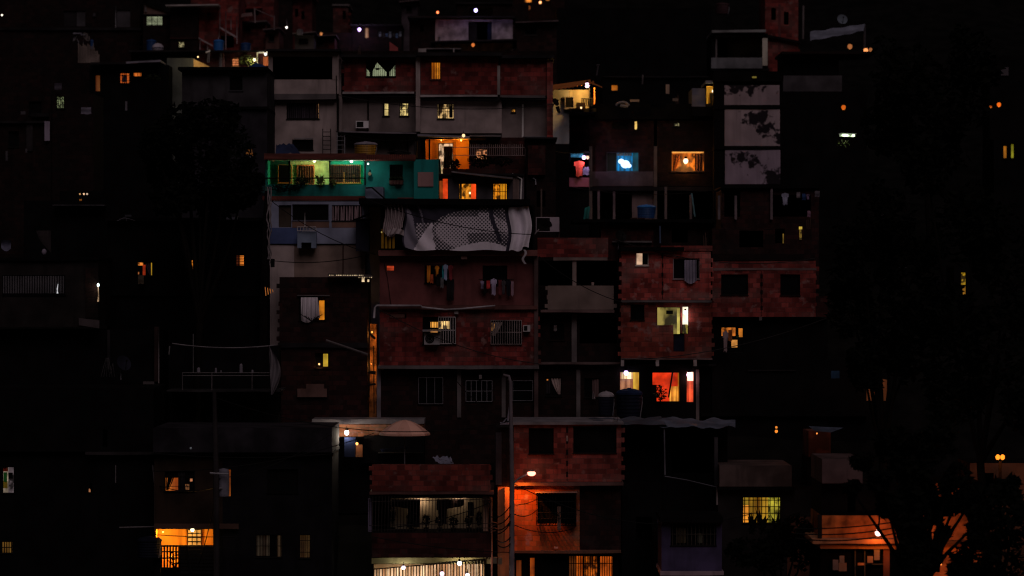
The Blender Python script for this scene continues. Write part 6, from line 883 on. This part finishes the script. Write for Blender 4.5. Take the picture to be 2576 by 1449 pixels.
for x, y, r, c_, e, lb in ((2513, 263, .13, (1, .16, .008), .9, 'round orange lamp at the far right'), (2493, 267, .10, (.8, .14, .01), .4, 'dimmer orange lamp left of the far right one'), (2122, 270, .14, (1, .18, .01), .6, 'broad orange lamp right of the panelled tower')): bulb(x, y, 40, lb, 4, (1, .25, .04), r, c_, e)
o = thing('tube_lamp', 'greenish white fluorescent tube lamp right of the panelled tower', 'lamp', P(2131, 342, 38)); b = MB(); b.tube([P(2113, 340, 38), P(2150, 341, 38)], .08); b.build('tube', LIT((.8, 1, .62), 3, 'room', 1.2), o); b = MB(); b.pb(2110, 335, 2154, 337.5, 38, .2); b.build('reflector', GMETAL, o); light(2131, 346, 37.6, 16, (.8, 1, .6), o)
plant(2120, 372, 37.5, 34, 20, 'sparse shrub lit green under the fluorescent tube', LEAF_L, n=50, group='shrubs')
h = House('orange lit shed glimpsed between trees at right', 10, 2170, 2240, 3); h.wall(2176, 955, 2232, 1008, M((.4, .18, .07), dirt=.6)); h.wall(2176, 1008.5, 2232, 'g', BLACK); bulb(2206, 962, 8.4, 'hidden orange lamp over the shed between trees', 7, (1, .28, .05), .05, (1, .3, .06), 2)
b = MB(); b.pb(2091, 933, 2112, 952, 6, .3); b.solo('crate', M((.02, .06, .13)), 'dim blue crate by the orange shed', 'crate'); b = MB(); b.sheet(lambda u, v: P(2158 + 18 * u, 898 + 26 * v, 5 + .2 * math.sin(u * 6)), 6, 6, double=.05); b.solo('white_sack', M((.18, .17, .21)), 'pale sack hanging between the right hand trees', 'sack')
for k, (x, y, w_, hh) in enumerate(((2210, 815, 12, 6), (2246, 872, 8, 14), (2255, 845, 10, 18), (2218, 540, 5, 36), (2240, 672, 40, 3))): b = MB(); b.sheet(lambda u, v: P(x + w_ * u, y + hh * v + 2 * math.sin(u * 4), 5 + .1 * math.sin(u * 7 + v * 4)), 4, 4, double=.04); b.solo('pale_scrap', M((.13, .12, .15)), ('small pale scrap high between the right trees', 'bright pale scrap beside the white sack', 'dim pale scrap above the bright one', 'slim pale scrap near the red brick corner', 'thin pale plank between the right trees')[k], 'scrap')
# trees on the right
tree('tall dark tree filling the space right of the red brick house', -8, 2220, [(2170, 640, 70, 90), (2230, 560, 80, 90), (2290, 700, 80, 110), (2150, 780, 60, 80), (2240, 840, 70, 90), (2320, 860, 80, 110), (2160, 920, 40, 60)], LEAF_B, 700, .24, seed=5)
tree('broad dark tree at the right edge', -12, 2480, [(2440, 560, 90, 110), (2540, 640, 80, 130), (2380, 800, 90, 90), (2500, 860, 90, 110), (2560, 1000, 60, 90), (2420, 980, 80, 90), (2330, 420, 60, 80)], LEAF_B, 700, .26, seed=6)
tree('leafy tree in front of the orange lit building at lower right', -20, 2290, [(2290, 1170, 60, 60), (2240, 1120, 50, 50), (2350, 1120, 60, 50), (2280, 1290, 40, 80), (2410, 1230, 40, 70), (2330, 1250, 24, 30), (2290, 1420, 34, 60), (2300, 1230, 34, 60), (2440, 1310, 26, 50), (2335, 1235, 16, 14), (2370, 1215, 18, 12), (2400, 1250, 14, 18), (2350, 1300, 12, 14), (2385, 1345, 16, 14), (2430, 1250, 16, 16), (2345, 1395, 12, 20), (2465, 1240, 16, 20), (2380, 1290, 14, 10), (2310, 1360, 26, 50), (2420, 1420, 40, 50), (2180, 1168, 26, 22), (2200, 1205, 26, 26), (2150, 1235, 18, 14), (2225, 1270, 22, 30)], LEAF_B, 420, .24, seed=7)
tree('dark tree in the lower right corner', -19, 2500, [(2480, 1270, 60, 60), (2550, 1250, 34, 40), (2450, 1390, 44, 50), (2540, 1400, 60, 70), (2530, 1310, 50, 50)], LEAF_B, 300, .24, seed=8)
tree('dark tree on the slope at top right', 30, 2330, [(2280, 200, 90, 90), (2380, 260, 80, 90), (2330, 350, 90, 80), (2440, 160, 60, 80), (2230, 320, 60, 70)], LEAF_B, 500, .35, seed=10)
tree('black leafy tree below the dark plastered parapet at right', -10, 1985, [(2000, 1330, 40, 40), (1960, 1370, 50, 40), (2020, 1390, 34, 50), (1930, 1400, 40, 40), (1870, 1380, 50, 40)], LEAF_B, 300, .2, seed=12, trunk_r=.16)
def rebar(parent, x, y, Y):
    b = MB(); rr = random.Random(int(x))
    for k in range(4): a = P(x + 2.5 * k, y + 2, Y + .1 + .1 * (k % 2)); b.tube([a, a + Vector((rr.uniform(-.05, .05), 0, .35 + .4 * rr.random()))], .012, 4)
    b.build('rebar', M((.10, .06, .05)), parent)
for o in list(C.objects):
    if o.parent is None and o.get('label') in ('red brick house with two square black windows at right', 'house with brick top storey and black triangular curtains in its window', 'brick house with a two bay loggia and a plastered parapet', 'bright red brick house with a toothed corner and two windows', 'brick house with two black windows beside the street lamp', 'dark brick block with a blue glowing window and an orange window'):
        lb = o['label']; x, y, Y = {'red': (2030, 575, 9.9), 'hou': (900, 139, 22), 'bri': (1400, 598, 9.2)}.get(lb[:3], (1700, 262, 38))
        if 'toothed' in lb: x, y, Y = 1770, 618, 8.1
        if 'street lamp' in lb: x, y, Y = 1545, 1062, .2
        rebar(o, x, y, Y)
# cables across the front
for a, Y0, Y1, sag, lb in (((850, 240, 1395, 262), 21, 21, .5, 'long slack cable under the brick top storeys'), ((845, 330, 1058, 350), 21, 18, .3, 'cable from the pale drain pipe to the orange porch'), ((920, 500, 1340, 590), 6.5, 6.5, .4, 'cable slanting in front of the halftone banner'), ((948, 775, 1356, 915), 7.4, 7.4, .5, 'cable drooping diagonally over the brick block'), ((1356, 645, 1564, 760), 8, 7.6, .3, 'cable sagging before the two bay loggia'), ((1540, 600, 2050, 650), 7.6, 8.6, .7, 'long cable slung over the red brick houses'), ((1564, 905, 2080, 800), 7.6, 8.4, .5, 'cable rising under the red brick houses'), ((1435, 470, 1810, 476), 36, 36, .4, 'cable along the slab under the blue window'), ((385, 1140, 835, 1142), -2.4, -2.4, .2, 'cable along the parapet of the dark grey house'), ((676, 500, 945, 640), 9.5, 7.6, .4, 'cable dropping from the green house past the blue wall'), ((1320, 350, 1482, 380), 17, 33, .4, 'cable from the porch awning to the cloth hung balcony')): cable(a, Y0, Y1, sag, lb, .022, DMETAL if sag < .45 else M((.03, .027, .028)))
for a, Y0, Y1, sag, lb in (((385, 1185, 940, 1090), -7, -3, .5, 'long cable from the utility pole up to the terrace'), ((540, 1000, 1284, 1060), -7, -2.4, 1.0, 'high cable between the utility pole and the street lamp'), ((545, 1225, 384, 1215), -7, -1, .3, 'short cable from the utility pole to the dark house'), ((543, 1205, 835, 1090), -7, -3, .4, 'cable rising from the transformer to the roof corner'), ((390, 1345, 600, 1350), -7, -7, .05, 'cable drawn across the orange room opening'), ((545, 1240, 500, 1420), -7, -3, .2, 'cable falling from the transformer to the fence'), ((1288, 1215, 1900, 1290), -2.4, -3, 1.2, 'cable running right from the street lamp pole'), ((1288, 1270, 1352, 1255), -2.4, .0, .1, 'upper cable from the lamp pole to the window cage'), ((1288, 1290, 1352, 1282), -2.4, .0, .25, 'middle cable from the lamp pole to the window cage'), ((1288, 1318, 1440, 1330), -2.4, .0, .3, 'lower cable from the lamp pole along the orange wall'), ((936, 1350, 1288, 1390), -1.5, -2.4, .15, 'cable across the dark brick parapet above the shop'), ((1000, 1325, 1238, 1262), -1.6, -1.6, .2, 'slanting cable across the barred balcony'), ((680, 655, 930, 640), 9, 9, .25, 'thin cable sagging across the tan wall'), ((1150, 960, 1284, 1062), 6, -1, .3, 'thin cable falling from the brick block to the pole')): cable(a, Y0, Y1, sag, lb, .022)
